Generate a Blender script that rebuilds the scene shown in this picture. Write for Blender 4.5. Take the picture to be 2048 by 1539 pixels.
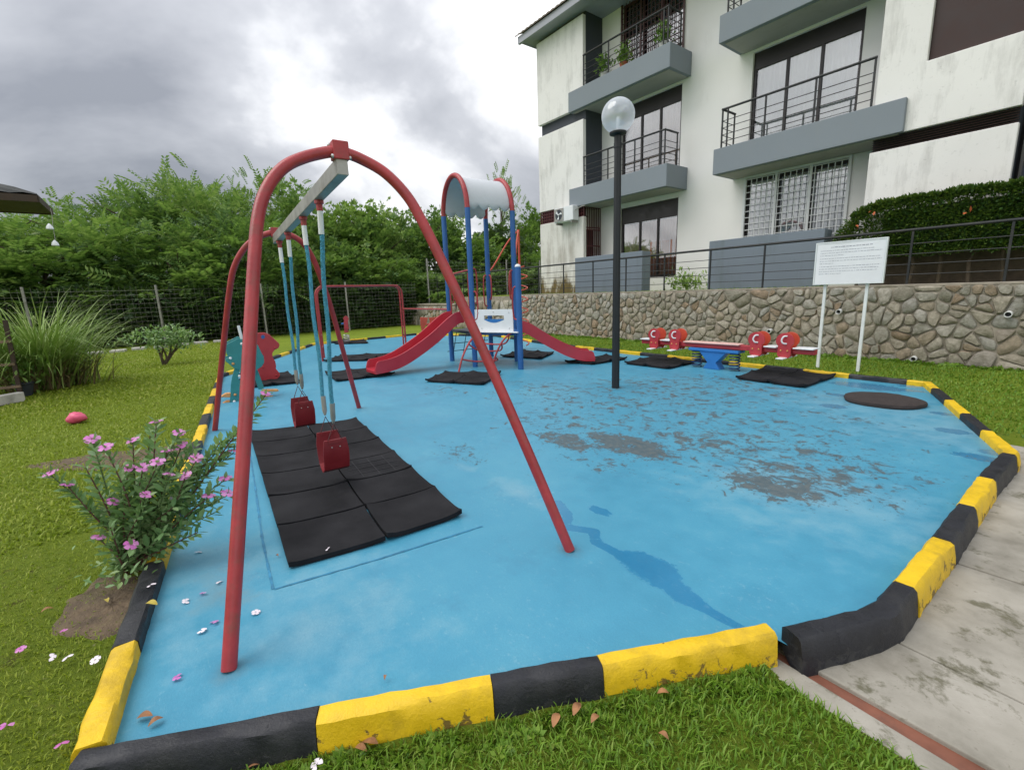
import bpy, bmesh, math, random
import numpy as np
from mathutils import Vector, Matrix
for o in list(bpy.data.objects): bpy.data.objects.remove(o)
S = bpy.context.scene
COL = S.collection
random.seed(7); RNG = np.random.default_rng(11)
# ------------------------------------------------------------------ camera
FPX, PITCH, ROLL, YAW, CH = 924.44, 0.198903, -0.0353333, 0.9236947, 1.5
_F = np.array([-math.sin(YAW), math.cos(YAW), 0.]); _R = np.array([math.cos(YAW), math.sin(YAW), 0.]); _Z = np.array([0, 0, 1.])
_fw = _F*math.cos(PITCH) - _Z*math.sin(PITCH); _up = _Z*math.cos(PITCH) + _F*math.sin(PITCH)
CR = _R*math.cos(ROLL) + _up*math.sin(ROLL); CU = _up*math.cos(ROLL) - _R*math.sin(ROLL)
cam_d = bpy.data.cameras.new('camera'); cam = bpy.data.objects.new('camera', cam_d); COL.objects.link(cam)
cam_d.sensor_width = 36; cam_d.sensor_fit = 'HORIZONTAL'; cam_d.lens = 36*FPX/2048; cam_d.clip_start = .05; cam_d.clip_end = 2000
m = Matrix.Identity(4)
for i in range(3): m[i][0], m[i][1], m[i][2] = CR[i], CU[i], -_fw[i]
m[2][3] = CH
cam.matrix_world = m
S.camera = cam
S.render.resolution_x, S.render.resolution_y = 1024, 769
# ------------------------------------------------------------------ overcast sky and sun
SUN_EL, SUN_AZ = math.radians(56), math.atan2(-.75, -.45)      # azimuth of the sun in the x/y plane
w = bpy.data.worlds.new('World'); S.world = w; w.use_nodes = True
nt = w.node_tree; nt.nodes.clear(); N = nt.nodes.new; L = nt.links.new
out = N('ShaderNodeOutputWorld'); bg = N('ShaderNodeBackground')
sky = N('ShaderNodeTexSky'); sky.sky_type = 'NISHITA'; sky.sun_disc = False; sky.sun_elevation = SUN_EL; sky.sun_rotation = math.pi/2 - SUN_AZ
skm = N('ShaderNodeVectorMath'); skm.operation = 'SCALE'; skm.inputs['Scale'].default_value = .09; L(sky.outputs[0], skm.inputs[0])
tc = N('ShaderNodeTexCoord'); sp = N('ShaderNodeSeparateXYZ'); L(tc.outputs['Generated'], sp.inputs[0])
def mth(op, a, b=None, c=None):
    n = nt.nodes.new('ShaderNodeMath'); n.operation = op
    for i, v in enumerate((a, b, c)):
        if v is None: continue
        if isinstance(v, (int, float)): n.inputs[i].default_value = v
        else: nt.links.new(v, n.inputs[i])
    return n.outputs[0]
zc = mth('MAXIMUM', sp.outputs[2], 0.0); zz = mth('ADD', zc, .42)
cx = N('ShaderNodeCombineXYZ'); L(mth('DIVIDE', sp.outputs[0], zz), cx.inputs[0]); L(mth('DIVIDE', sp.outputs[1], zz), cx.inputs[1])
n1 = N('ShaderNodeTexNoise'); n1.inputs['Scale'].default_value = .95; n1.inputs['Detail'].default_value = 7; n1.inputs['Roughness'].default_value = .52; n1.inputs['Distortion'].default_value = .35
mp = N('ShaderNodeMapping'); mp.inputs['Location'].default_value = (SKY_OFF) if 'SKY_OFF' in globals() else (7.7, 4, 0)
L(cx.outputs[0], mp.inputs[0]); L(mp.outputs[0], n1.inputs['Vector'])
rp = N('ShaderNodeValToRGB'); L(n1.outputs['Fac'], rp.inputs[0])
rp.color_ramp.elements[0].position = .37; rp.color_ramp.elements[0].color = (.21, .22, .245, 1)
rp.color_ramp.elements[1].position = .63; rp.color_ramp.elements[1].color = (1.0, 1.0, 1.0, 1)
e = rp.color_ramp.elements.new(.49); e.color = (.40, .41, .435, 1)
gr = mth('ADD', mth('MULTIPLY', zc, 1.0), .80)          # overcast sky: brighter towards the zenith
cl = N('ShaderNodeVectorMath'); cl.operation = 'SCALE'; L(rp.outputs[0], cl.inputs[0]); L(gr, cl.inputs['Scale'])
mx = N('ShaderNodeMix'); mx.data_type = 'RGBA'; mx.inputs[0].default_value = .92; L(skm.outputs[0], mx.inputs[6]); L(cl.outputs[0], mx.inputs[7])
L(mx.outputs[2], bg.inputs[0]); bg.inputs[1].default_value = 1.0; L(bg.outputs[0], out.inputs[0])
sd = bpy.data.lights.new('sun', 'SUN'); sd.energy = 1.4; sd.angle = math.radians(45); sd.color = (1, .97, .92)
sun = bpy.data.objects.new('sun', sd); COL.objects.link(sun)
sv = Vector((math.cos(SUN_AZ)*math.cos(SUN_EL), math.sin(SUN_AZ)*math.cos(SUN_EL), math.sin(SUN_EL)))
sun.rotation_euler = (-sv).to_track_quat('-Z', 'Y').to_euler(); sun.location = (0, 0, 30)
S.view_settings.view_transform = 'Standard'; S.view_settings.look = 'None'; S.view_settings.gamma = 1; S.view_settings.use_curve_mapping = False
S.view_settings.exposure = 0.68
S.render.engine = 'CYCLES'
# ------------------------------------------------------------------ photo pixel -> place
def ray(x, y): return CR*(x-1024)/FPX - CU*(y-769.5)/FPX + _fw
def G(x, y, z=0.): d = ray(x, y); t = (z-CH)/d[2]; return np.array([0, 0, CH]) + t*d
def onV(x, y, V): d = ray(x, y); return np.array([0, 0, CH]) + V/d[1]*d
def onU(x, y, U): d = ray(x, y); return np.array([0, 0, CH]) + U/d[0]*d
def onP(x, y, pt, n):
    d = ray(x, y); n = np.array(n, float); c = np.array([0, 0, CH]); return c + d*((np.array(pt)-c)@n)/(d@n)
def atD(x, y, dep): return np.array([0, 0, CH]) + ray(x, y)*dep
def pix(Pw):
    q = np.asarray(Pw, float) - np.array([0, 0, CH]); d = q@_fw
    return 1024 + FPX*(q@CR)/d, 769.5 - FPX*(q@CU)/d, d
# ------------------------------------------------------------------ materials
MATS = {}
def newmat(name):
    mt = bpy.data.materials.new(name); mt.use_nodes = True; mt.node_tree.nodes.clear(); MATS[name] = mt; return mt
class NT:
    def __init__(s, mt): s.t = mt.node_tree
    def n(s, typ, **k):
        x = s.t.nodes.new('ShaderNode'+typ)
        for a, b in k.items(): setattr(x, a, b)
        return x
    def set(s, sock, v):
        if isinstance(v, bpy.types.NodeSocket): s.t.links.new(v, sock)
        elif isinstance(v, (tuple, list)) and len(v) == 3 and sock.type == 'RGBA': sock.default_value = (*v, 1)
        else: sock.default_value = v
    def math(s, op, a, b=0., c=0., clamp=False):
        x = s.n('Math', operation=op, use_clamp=clamp)
        for i, v in enumerate((a, b, c)): s.set(x.inputs[i], v)
        return x.outputs[0]
    def mix(s, f, a, b, blend='MIX'):
        x = s.n('Mix', data_type='RGBA', blend_type=blend); s.set(x.inputs[0], f); s.set(x.inputs[6], a); s.set(x.inputs[7], b); return x.outputs[2]
    def noise(s, vec, scale, detail=4, rough=.55, dist=0., out=0):
        x = s.n('TexNoise'); x.inputs['Scale'].default_value = scale; x.inputs['Detail'].default_value = detail; x.inputs['Roughness'].default_value = rough; x.inputs['Distortion'].default_value = dist
        s.t.links.new(vec, x.inputs['Vector']); return x.outputs[out]
    def ramp(s, f, a, b, va=0., vb=1.):
        x = s.n('MapRange', clamp=True); s.set(x.inputs[0], f); x.inputs[1].default_value = a; x.inputs[2].default_value = b; x.inputs[3].default_value = va; x.inputs[4].default_value = vb; return x.outputs[0]
    def cr(s, f, stops):
        x = s.n('ValToRGB'); s.set(x.inputs[0], f); el = x.color_ramp.elements
        while len(el) < len(stops): el.new(.5)
        for q, (p, c) in zip(el, stops): q.position = p; q.color = (*c, 1)
        return x.outputs[0]
    def obj(s): return s.n('TexCoord').outputs['Object']
    def pos(s): return s.n('NewGeometry').outputs['Position']
    def scaled(s, vec, sc):
        x = s.n('Mapping'); x.inputs['Scale'].default_value = sc; s.t.links.new(vec, x.inputs[0]); return x.outputs[0]
    def bump(s, h, strength=.2, dist=.01):
        x = s.n('Bump'); x.inputs['Strength'].default_value = strength; x.inputs['Distance'].default_value = dist; s.set(x.inputs['Height'], h); return x.outputs[0]
    def finish(s, col, rough=.5, normal=None, metallic=0., spec=.5, extra=None):
        p = s.n('BsdfPrincipled'); s.set(p.inputs['Base Color'], col); s.set(p.inputs['Roughness'], rough); s.set(p.inputs['Metallic'], metallic); s.set(p.inputs['Specular IOR Level'], spec)
        if normal is not None: s.set(p.inputs['Normal'], normal)
        for k, v in (extra or {}).items(): s.set(p.inputs[k], v)
        o = s.n('OutputMaterial'); s.t.links.new(p.outputs[0], o.inputs[0]); return p
def dim(c, k): return tuple(min(1, x*k) for x in c)
def M(name, col, rough=.5, var=.12, vs=4., bump=.08, bs=60., metallic=0., dirt=None, dscale=3., damt=.5, spec=.5):
    if name in MATS: return MATS[name]
    mt = newmat(name); t = NT(mt); v = t.pos()
    f = t.noise(v, vs, 5, .6); c = t.mix(t.ramp(f, .3, .7), dim(col, 1-var), dim(col, 1+var))
    if dirt is not None:
        c = t.mix(t.math('MULTIPLY', t.ramp(t.noise(v, dscale, 7, .65), .52, .72), damt), c, dirt)
    f2 = t.noise(v, bs, 3, .6)
    r = t.ramp(f, .3, .7, max(.05, rough-.08), min(1, rough+.1))
    t.finish(c, r, t.bump(f2, bump, .01), metallic, spec); return mt
M('red_paint', (.36, .036, .042), .40, .20, 7, .12, 70, dirt=(.17, .07, .05), dscale=16, damt=.6)
M('red_slide', (.44, .03, .05), .33, .10, 2, .02, 60, dirt=(.30, .08, .08), dscale=3, damt=.4)
M('red_board', (.42, .035, .045), .4, .12, 4, .04, 80)
M('seat_red', (.20, .016, .022), .42, .15, 6)
M('pale_red', (.72, .45, .40), .5, .1, 5)
M('red_orange', (.52, .07, .035), .4, .12, 5)
M('blue_post', (.02, .11, .33), .42, .12, 3, .04, 70, dirt=(.06, .14, .25), dscale=4, damt=.3)
M('blue_bright', (.02, .16, .46), .4, .12, 3)
M('navy_spring', (.015, .04, .13), .4, .1, 5)
M('teal_board', (.03, .23, .24), .42, .12, 5)
M('orange_peg', (.62, .30, .10), .5, .12, 6)
M('white_plastic', (.74, .76, .78), .42, .05, 3, .03, 60)
M('canopy_white', (.56, .59, .63), .5, .05, 2, .03, 50, dirt=(.46, .49, .51), dscale=2.2, damt=.4)
M('galv', (.36, .35, .33), .5, .2, 9, .1, 40, metallic=.5, dirt=(.16, .13, .10), dscale=7, damt=.6)
M('steel', (.5, .5, .5), .35, .1, 9, metallic=.8)
M('black_paint', (.009, .011, .014), .5, .2, 6, .06, 70)
M('railing_metal', (.012, .014, .016), .55, .25, 5, .08, 60, dirt=(.06, .055, .045), dscale=4, damt=.5)
M('window_frame', (.016, .012, .012), .4, .2, 5)
M('brown_frame', (.06, .02, .018), .45, .2, 5)
M('dark_void', (.012, .012, .016), .6, .2, 2)
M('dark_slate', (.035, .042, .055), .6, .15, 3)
M('maroon_grille', (.075, .014, .016), .55, .2, 6)
M('brown_screen', (.035, .016, .014), .6, .25, 3)
M('white_grille', (.72, .73, .74), .45, .06, 5)
M('white_metal', (.70, .74, .74), .45, .07, 6)
M('pvc_white', (.72, .73, .72), .4, .08, 6)
M('dark_wood', (.05, .03, .02), .7, .3, 6, .3, 40)
M('wood_light', (.20, .14, .09), .7, .25, 6, .3, 40)
M('tile_dark', (.028, .033, .033), .6, .3, 6, .2, 30)
M('roof_tile', (.14, .115, .08), .7, .25, 6, .2, 30)
M('fascia', (.36, .37, .42), .55, .08, 3)
M('pink_plastic', (.72, .10, .20), .4, .12, 20)
M('pale_slab', (.50, .48, .44), .75, .12, 5, .2, 40, dirt=(.2, .2, .17), dscale=4, damt=.7)
M('rope_blue', (.06, .28, .40), .75, .35, 60, .5, 120)
M('black_net', (.02, .02, .025), .7, .2, 10)
M('clay', (.35, .10, .045), .75, .15, 8)
M('pot_white', (.6, .6, .6), .6, .1, 8)
M('bark', (.095, .07, .05), .9, .35, 9, .6, 30)
M('stem_brown', (.11, .05, .04), .8, .3, 20, .3, 60)
M('stem_green', (.09, .14, .05), .7, .25, 20)
M('dry_leaf', (.30, .14, .06), .75, .35, 25, .3, 60)
M('yellow_leaf', (.45, .36, .06), .65, .25, 25)
M('white_petal', (.78, .70, .76), .6, .08, 30)
M('soil', (.12, .085, .052), .95, .4, 14, 1, 60, dirt=(.09, .10, .03), dscale=7, damt=.7)
def wear_metal(): pass
# rubber
mt = newmat('rubber'); t = NT(mt); v = t.pos()
f = t.noise(v, 220, 2, .8); g = t.noise(v, 3, 4, .6)
c = t.mix(t.ramp(g, .35, .7), (.006, .006, .008), (.019, .019, .022)); c = t.mix(t.ramp(f, .62, .8), c, (.035, .035, .04))
t.finish(c, .85, t.bump(f, .5, .004), spec=.25)
# painted playground slab: masks come from vertex attributes, edges from noise
mt = newmat('blue_slab'); t = NT(mt); v = t.pos()
def attr(nm):
    a = t.n('Attribute'); a.attribute_name = nm; return a.outputs['Fac']
big = t.noise(v, .8, 6, .6); mid = t.noise(v, 5, 6, .65); fine = t.noise(v, 90, 3, .7); flake = t.noise(t.scaled(v, (1., 1., 1.)), 6.5, 8, .72, .6)
blue = t.cr(t.math('ADD', t.math('MULTIPLY', big, .65), t.math('MULTIPLY', mid, .35)), [(.3, (.042, .235, .365)), (.5, (.06, .29, .43)), (.72, (.10, .345, .465))])
pale = t.math('MULTIPLY', t.ramp(t.math('ADD', mid, attr('pale')), .62, 1.25), .55)
blue = t.mix(pale, blue, (.30, .44, .50))
blue = t.mix(t.math('MULTIPLY', t.math('MULTIPLY', t.ramp(t.noise(v, 28, 5, .7), .56, .76), t.ramp(t.noise(v, 1.7, 4, .6), .45, .65)), .75), blue, (.24, .44, .53))
worn_f = t.ramp(t.math('ADD', t.math('MULTIPLY', flake, 1.0), t.math('MULTIPLY', attr('worn'), .345)), .725, .79)
worn_f = t.math('MAXIMUM', worn_f, t.math('MULTIPLY', t.ramp(t.math('ADD', t.noise(t.scaled(v, (1., 1.6, 1.)), 21, 6, .7, .4), t.math('MULTIPLY', attr('worn'), .26)), .735, .77), t.ramp(attr('worn'), .1, .35)))
conc = t.cr(t.noise(v, 18, 6, .7), [(.3, (.035, .045, .048)), (.5, (.075, .08, .078)), (.64, (.115, .105, .085)), (.8, (.17, .155, .13))])
spk = t.ramp(t.noise(v, 47, 2, .8), .73, .78)
wet_f = t.ramp(t.math('ADD', attr('wet'), t.math('MULTIPLY', t.math('SUBTRACT', t.noise(v, 14, 5, .65), .5), .55)), .42, .58)
blue = t.mix(t.ramp(fine, .3, .7, 0., .22), blue, (.03, .17, .29)); blue = t.mix(t.math('MULTIPLY', t.ramp(t.noise(t.scaled(v, (1., 3.5, 1.)), 11, 6, .75, 1.2), .62, .70), .45), blue, (.22, .40, .49))
c = t.mix(t.math('MULTIPLY', spk, .55), blue, (.05, .12, .2))
c = t.mix(t.math('MULTIPLY', t.ramp(t.noise(v, 2.3, 7, .72), .56, .74), .5), c, (.045, .19, .31))
c = t.mix(wet_f, c, t.mix(1., c, (.50, .72, .88), 'MULTIPLY'))
c = t.mix(t.math('MULTIPLY', t.ramp(attr('groove'), .3, .7), .6), c, (.02, .16, .30))
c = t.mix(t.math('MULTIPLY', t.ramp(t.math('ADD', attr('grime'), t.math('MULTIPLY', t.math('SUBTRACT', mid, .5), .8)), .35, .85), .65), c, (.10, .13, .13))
c = t.mix(t.math('MULTIPLY', worn_f, .86), c, conc)
r = t.math('SUBTRACT', t.ramp(mid, .3, .7, .36, .54), t.math('MULTIPLY', wet_f, .36))
r = t.math('ADD', r, t.math('MULTIPLY', worn_f, .12))
h = t.math('ADD', t.math('MULTIPLY', fine, .35), t.math('MULTIPLY', worn_f, -.9)); h = t.math('ADD', h, t.math('MULTIPLY', attr('groove'), -1.5))
t.finish(c, r, t.bump(h, .55, .006))
# kerb paints: chips show dark concrete, dirt low down
def kerb_mat(name, col, var, chip, ca):
    mt = newmat(name); t = NT(mt); v = t.pos()
    f = t.noise(v, 7, 6, .65); s = t.n('SeparateXYZ'); t.t.links.new(v, s.inputs[0])
    c = t.mix(t.ramp(f, .3, .7), dim(col, 1-var), dim(col, 1+var))
    low = t.ramp(s.outputs[2], -.09, .05, .20, 0.)
    ch = t.ramp(t.math('ADD', t.noise(v, 17, 7, .7, .5), low), .66, .70)
    c = t.mix(t.math('MULTIPLY', ch, ca), c, chip)
    c = t.mix(t.math('MULTIPLY', t.ramp(t.noise(v, 4, 6, .72), .5, .72), .42), c, chip)
    t.finish(c, t.ramp(f, .3, .7, .42, .62), t.bump(t.math('ADD', t.noise(v, 70, 4, .7), t.math('MULTIPLY', ch, -.7)), .45, .008))
kerb_mat('kerb_yellow', (.74, .48, .008), .12, (.14, .09, .03), .9)
kerb_mat('kerb_black', (.012, .013, .018), .3, (.045, .045, .045), .5)
# concrete path
mt = newmat('path_concrete'); t = NT(mt); v = t.pos()
f = t.noise(v, 3, 7, .65); c = t.cr(f, [(.3, (.20, .185, .15)), (.5, (.31, .29, .245)), (.72, (.40, .375, .325))])
c = t.mix(t.math('MULTIPLY', t.ramp(t.noise(v, 5.5, 7, .72, .3), .55, .64), .8), c, (.085, .08, .04))
c = t.mix(t.math('MULTIPLY', t.ramp(t.noise(v, 24, 4, .7), .62, .72), .6), c, (.16, .14, .11))
t.finish(c, .8, t.bump(t.noise(v, 120, 4, .7), .35, .004))
M('drain_red', (.20, .075, .045), .5, .3, 6, .1, 60, dirt=(.10, .055, .04), dscale=9, damt=.7)
M('mortar', (.30, .265, .215), .9, .3, 6, .6, 40, dirt=(.07, .075, .035), dscale=2, damt=.6)
# stones
mt = newmat('stone'); t = NT(mt); v = t.pos()
ri = t.n('NewGeometry').outputs['Random Per Island']; ro = t.n('ObjectInfo').outputs['Random']
rr = t.math('FRACT', t.math('ADD', ri, ro))
c = t.cr(rr, [(0., (.35, .33, .275)), (.15, (.45, .405, .32)), (.35, (.56, .51, .425)), (.5, (.40, .39, .34)), (.65, (.50, .42, .32)), (.8, (.37, .265, .18)), (.9, (.46, .455, .42)), (1., (.58, .54, .47))])
f = t.noise(v, 11, 7, .7); c = t.mix(t.ramp(f, .35, .7, 0, .75), c, (.13, .115, .075)); c = t.mix(t.ramp(t.noise(v, 31, 5, .7), .55, .75, 0, .55), c, (.48, .44, .37))
c = t.mix(t.math('MULTIPLY', t.ramp(t.noise(v, 2.2, 5, .7), .55, .75), .5), c, (.13, .14, .06))
t.finish(c, .9, t.bump(t.noise(v, 30, 8, .78), 1., .035), spec=.25)
# painted walls with rain stains
def wall_mat(name, col, stain, amt, lo=.5, moss=False):
    mt = newmat(name); t = NT(mt); v = t.pos()
    st = t.noise(t.scaled(v, (2.2, 2.2, .35)), 1.6, 8, .68); bl = t.noise(v, .9, 6, .65)
    c = t.mix(t.ramp(t.noise(v, .6, 4, .5), .3, .7), dim(col, .95), dim(col, 1.03))
    c = t.mix(t.math('MULTIPLY', t.ramp(t.math('ADD', t.math('MULTIPLY', st, .6), t.math('MULTIPLY', bl, .4)), lo, lo+.2), amt), c, stain)
    c = t.mix(t.math('MULTIPLY', t.ramp(t.noise(v, 12, 6, .7), .6, .75), amt*.5), c, dim(stain, .7))
    if moss:
        s = t.n('SeparateXYZ'); t.t.links.new(v, s.inputs[0])
        mo = t.ramp(t.math('ADD', t.ramp(s.outputs[2], 1.3, 2.6, .42, -.2), t.noise(t.scaled(v, (1.5, 1.5, .6)), 2.4, 7, .7)), .62, .80)
        c = t.mix(mo, c, t.mix(t.noise(v, 5, 4), (.19, .13, .05), (.10, .085, .035)))
    t.finish(c, .8, t.bump(t.noise(v, 45, 5, .7), .2, .01), spec=.3)
wall_mat('wall_white', (.82, .805, .785), (.50, .48, .45), .28, .56)
wall_mat('pier_white', (.79, .775, .755), (.33, .32, .30), .7, .50)
wall_mat('pier_moss', (.70, .685, .64), (.30, .27, .22), .85, .46, True)
wall_mat('slab_grey', (.22, .25, .28), (.24, .26, .27), .4, .5)
wall_mat('low_wall_grey', (.19, .225, .265), (.11, .14, .13), .6, .52)
wall_mat('soffit', (.40, .39, .36), (.25, .23, .2), .5, .5)
# glass
def glass_mat(name, tint, fac=.25):
    mt = newmat(name); t = NT(mt)
    tr = t.n('BsdfTransparent'); t.set(tr.inputs[0], tint); gl = t.n('BsdfGlossy'); gl.inputs['Roughness'].default_value = .02
    fr = t.n('Fresnel'); fr.inputs[0].default_value = 1.5; mx = t.n('MixShader'); t.set(mx.inputs[0], t.math('ADD', fr.outputs[0], fac, clamp=True))
    t.t.links.new(tr.outputs[0], mx.inputs[1]); t.t.links.new(gl.outputs[0], mx.inputs[2]); o = t.n('OutputMaterial'); t.t.links.new(mx.outputs[0], o.inputs[0])
glass_mat('pane_glass', (.95, .96, .97), .16); 
mt = newmat('globe_glass'); t = NT(mt); tr = t.n('BsdfTransparent'); t.set(tr.inputs[0], (.96, .97, 1.)); tl = t.n('BsdfTranslucent'); t.set(tl.inputs[0], (.85, .88, .93)); df = t.n('BsdfDiffuse'); t.set(df.inputs[0], (.8, .83, .88)); gl = t.n('BsdfGlossy'); gl.inputs['Roughness'].default_value = .03
lw = t.n('LayerWeight'); lw.inputs[0].default_value = .35; m1 = t.n('MixShader'); m1.inputs[0].default_value = .5; t.t.links.new(tl.outputs[0], m1.inputs[1]); t.t.links.new(df.outputs[0], m1.inputs[2])
m2 = t.n('MixShader'); t.set(m2.inputs[0], t.ramp(lw.outputs['Facing'], 0., 1., .32, .92)); t.t.links.new(tr.outputs[0], m2.inputs[1]); t.t.links.new(m1.outputs[0], m2.inputs[2])
m3 = t.n('MixShader'); m3.inputs[0].default_value = .10; t.t.links.new(m2.outputs[0], m3.inputs[1]); t.t.links.new(gl.outputs[0], m3.inputs[2]); o = t.n('OutputMaterial'); t.t.links.new(m3.outputs[0], o.inputs[0])
def cloth(name, col):
    mt = newmat(name); t = NT(mt); v = t.pos(); d = t.n('BsdfDiffuse'); tr = t.n('BsdfTranslucent')
    c = t.mix(t.noise(t.scaled(v, (14, 14, .4)), 1.5, 3), dim(col, .8), dim(col, 1.1)); t.set(d.inputs[0], c); t.set(tr.inputs[0], c)
    mx = t.n('MixShader'); mx.inputs[0].default_value = .25; t.t.links.new(d.outputs[0], mx.inputs[1]); t.t.links.new(tr.outputs[0], mx.inputs[2]); o = t.n('OutputMaterial'); t.t.links.new(mx.outputs[0], o.inputs[0])
cloth('curtain_white', (.88, .91, .93)); cloth('curtain_beige', (.78, .60, .50)); cloth('curtain_pink', (.70, .47, .44)); cloth('curtain_orange', (.50, .16, .07))
# leaves
def leaf_mat(name, stops, trans=.3, rough=.5):
    mt = newmat(name); t = NT(mt); ri = t.n('NewGeometry').outputs['Random Per Island']; ro = t.n('ObjectInfo').outputs['Random']
    v = t.pos(); f = t.math('ADD', t.math('MULTIPLY', ri, .5), t.math('MULTIPLY', t.noise(v, .45, 4, .6), .62))
    f = t.math('ADD', f, t.math('MULTIPLY', t.math('SUBTRACT', ro, .5), .16))
    c = t.cr(f, stops); p = t.n('BsdfPrincipled'); t.set(p.inputs['Base Color'], c); p.inputs['Roughness'].default_value = rough; p.inputs['Specular IOR Level'].default_value = .35
    tr = t.n('BsdfTranslucent'); t.set(tr.inputs[0], t.mix(.5, c, (.20, .32, .03)))
    mx = t.n('MixShader'); mx.inputs[0].default_value = trans; t.t.links.new(p.outputs[0], mx.inputs[1]); t.t.links.new(tr.outputs[0], mx.inputs[2]); o = t.n('OutputMaterial'); t.t.links.new(mx.outputs[0], o.inputs[0])
leaf_mat('leaf_tree', [(.2, (.035, .085, .026)), (.4, (.085, .185, .05)), (.6, (.165, .295, .075)), (.8, (.29, .41, .12))], .42)
leaf_mat('leaf_light', [(.2, (.06, .14, .035)), (.5, (.15, .28, .06)), (.85, (.30, .44, .11))], .42)
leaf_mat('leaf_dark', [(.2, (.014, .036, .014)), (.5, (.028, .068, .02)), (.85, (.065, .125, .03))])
leaf_mat('leaf_hedge', [(.2, (.022, .058, .015)), (.5, (.05, .115, .024)), (.75, (.13, .19, .03)), (.9, (.28, .23, .04))])
leaf_mat('leaf_periwinkle', [(.2, (.12, .24, .085)), (.5, (.21, .36, .145)), (.85, (.36, .48, .21))], .32, .4)
leaf_mat('grass_blade', [(.15, (.145, .205, .013)), (.45, (.235, .315, .02)), (.7, (.31, .385, .03)), (.9, (.40, .41, .09))], .35, .5)
leaf_mat('grass_front', [(.15, (.07, .155, .013)), (.45, (.135, .265, .022)), (.7, (.20, .345, .034)), (.9, (.30, .38, .08))], .35, .5)
leaf_mat('tall_grass', [(.2, (.16, .28, .05)), (.5, (.27, .42, .09)), (.85, (.46, .55, .22))], .3, .45)
leaf_mat('dead_grass', [(.2, (.09, .06, .035)), (.5, (.16, .11, .06)), (.85, (.25, .19, .10))], .2, .7)
leaf_mat('petal_pink', [(.2, (.62, .11, .50)), (.5, (.74, .20, .62)), (.85, (.82, .40, .74))], .3, .5)
# lawn sheet
mt = newmat('lawn'); t = NT(mt); v = t.pos()
f = t.noise(v, 26, 7, .75); g = t.noise(v, .7, 5, .6)
c = t.cr(t.math('ADD', t.math('MULTIPLY', f, .7), t.math('MULTIPLY', g, .35)), [(.3, (.085, .13, .012)), (.5, (.17, .24, .018)), (.62, (.215, .275, .023)), (.8, (.30, .31, .055))])
c = t.mix(t.math('MULTIPLY', t.ramp(t.noise(v, 33, 3, .6), .66, .72), .6), c, (.42, .38, .20))
s_ = t.ramp(t.math('ADD', t.noise(v, 9, 6, .7), t.math('MULTIPLY', t.noise(v, 1.3, 3), .3)), .74, .86); c = t.mix(t.math('MULTIPLY', s_, .7), c, (.10, .075, .03))
t.finish(c, .9, t.bump(t.noise(v, 90, 6, .8), 1., .03), spec=.2)
M('earth', (.045, .045, .022), .95, .4, 2, .8, 8)
MATS['sign_print'] = None
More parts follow.
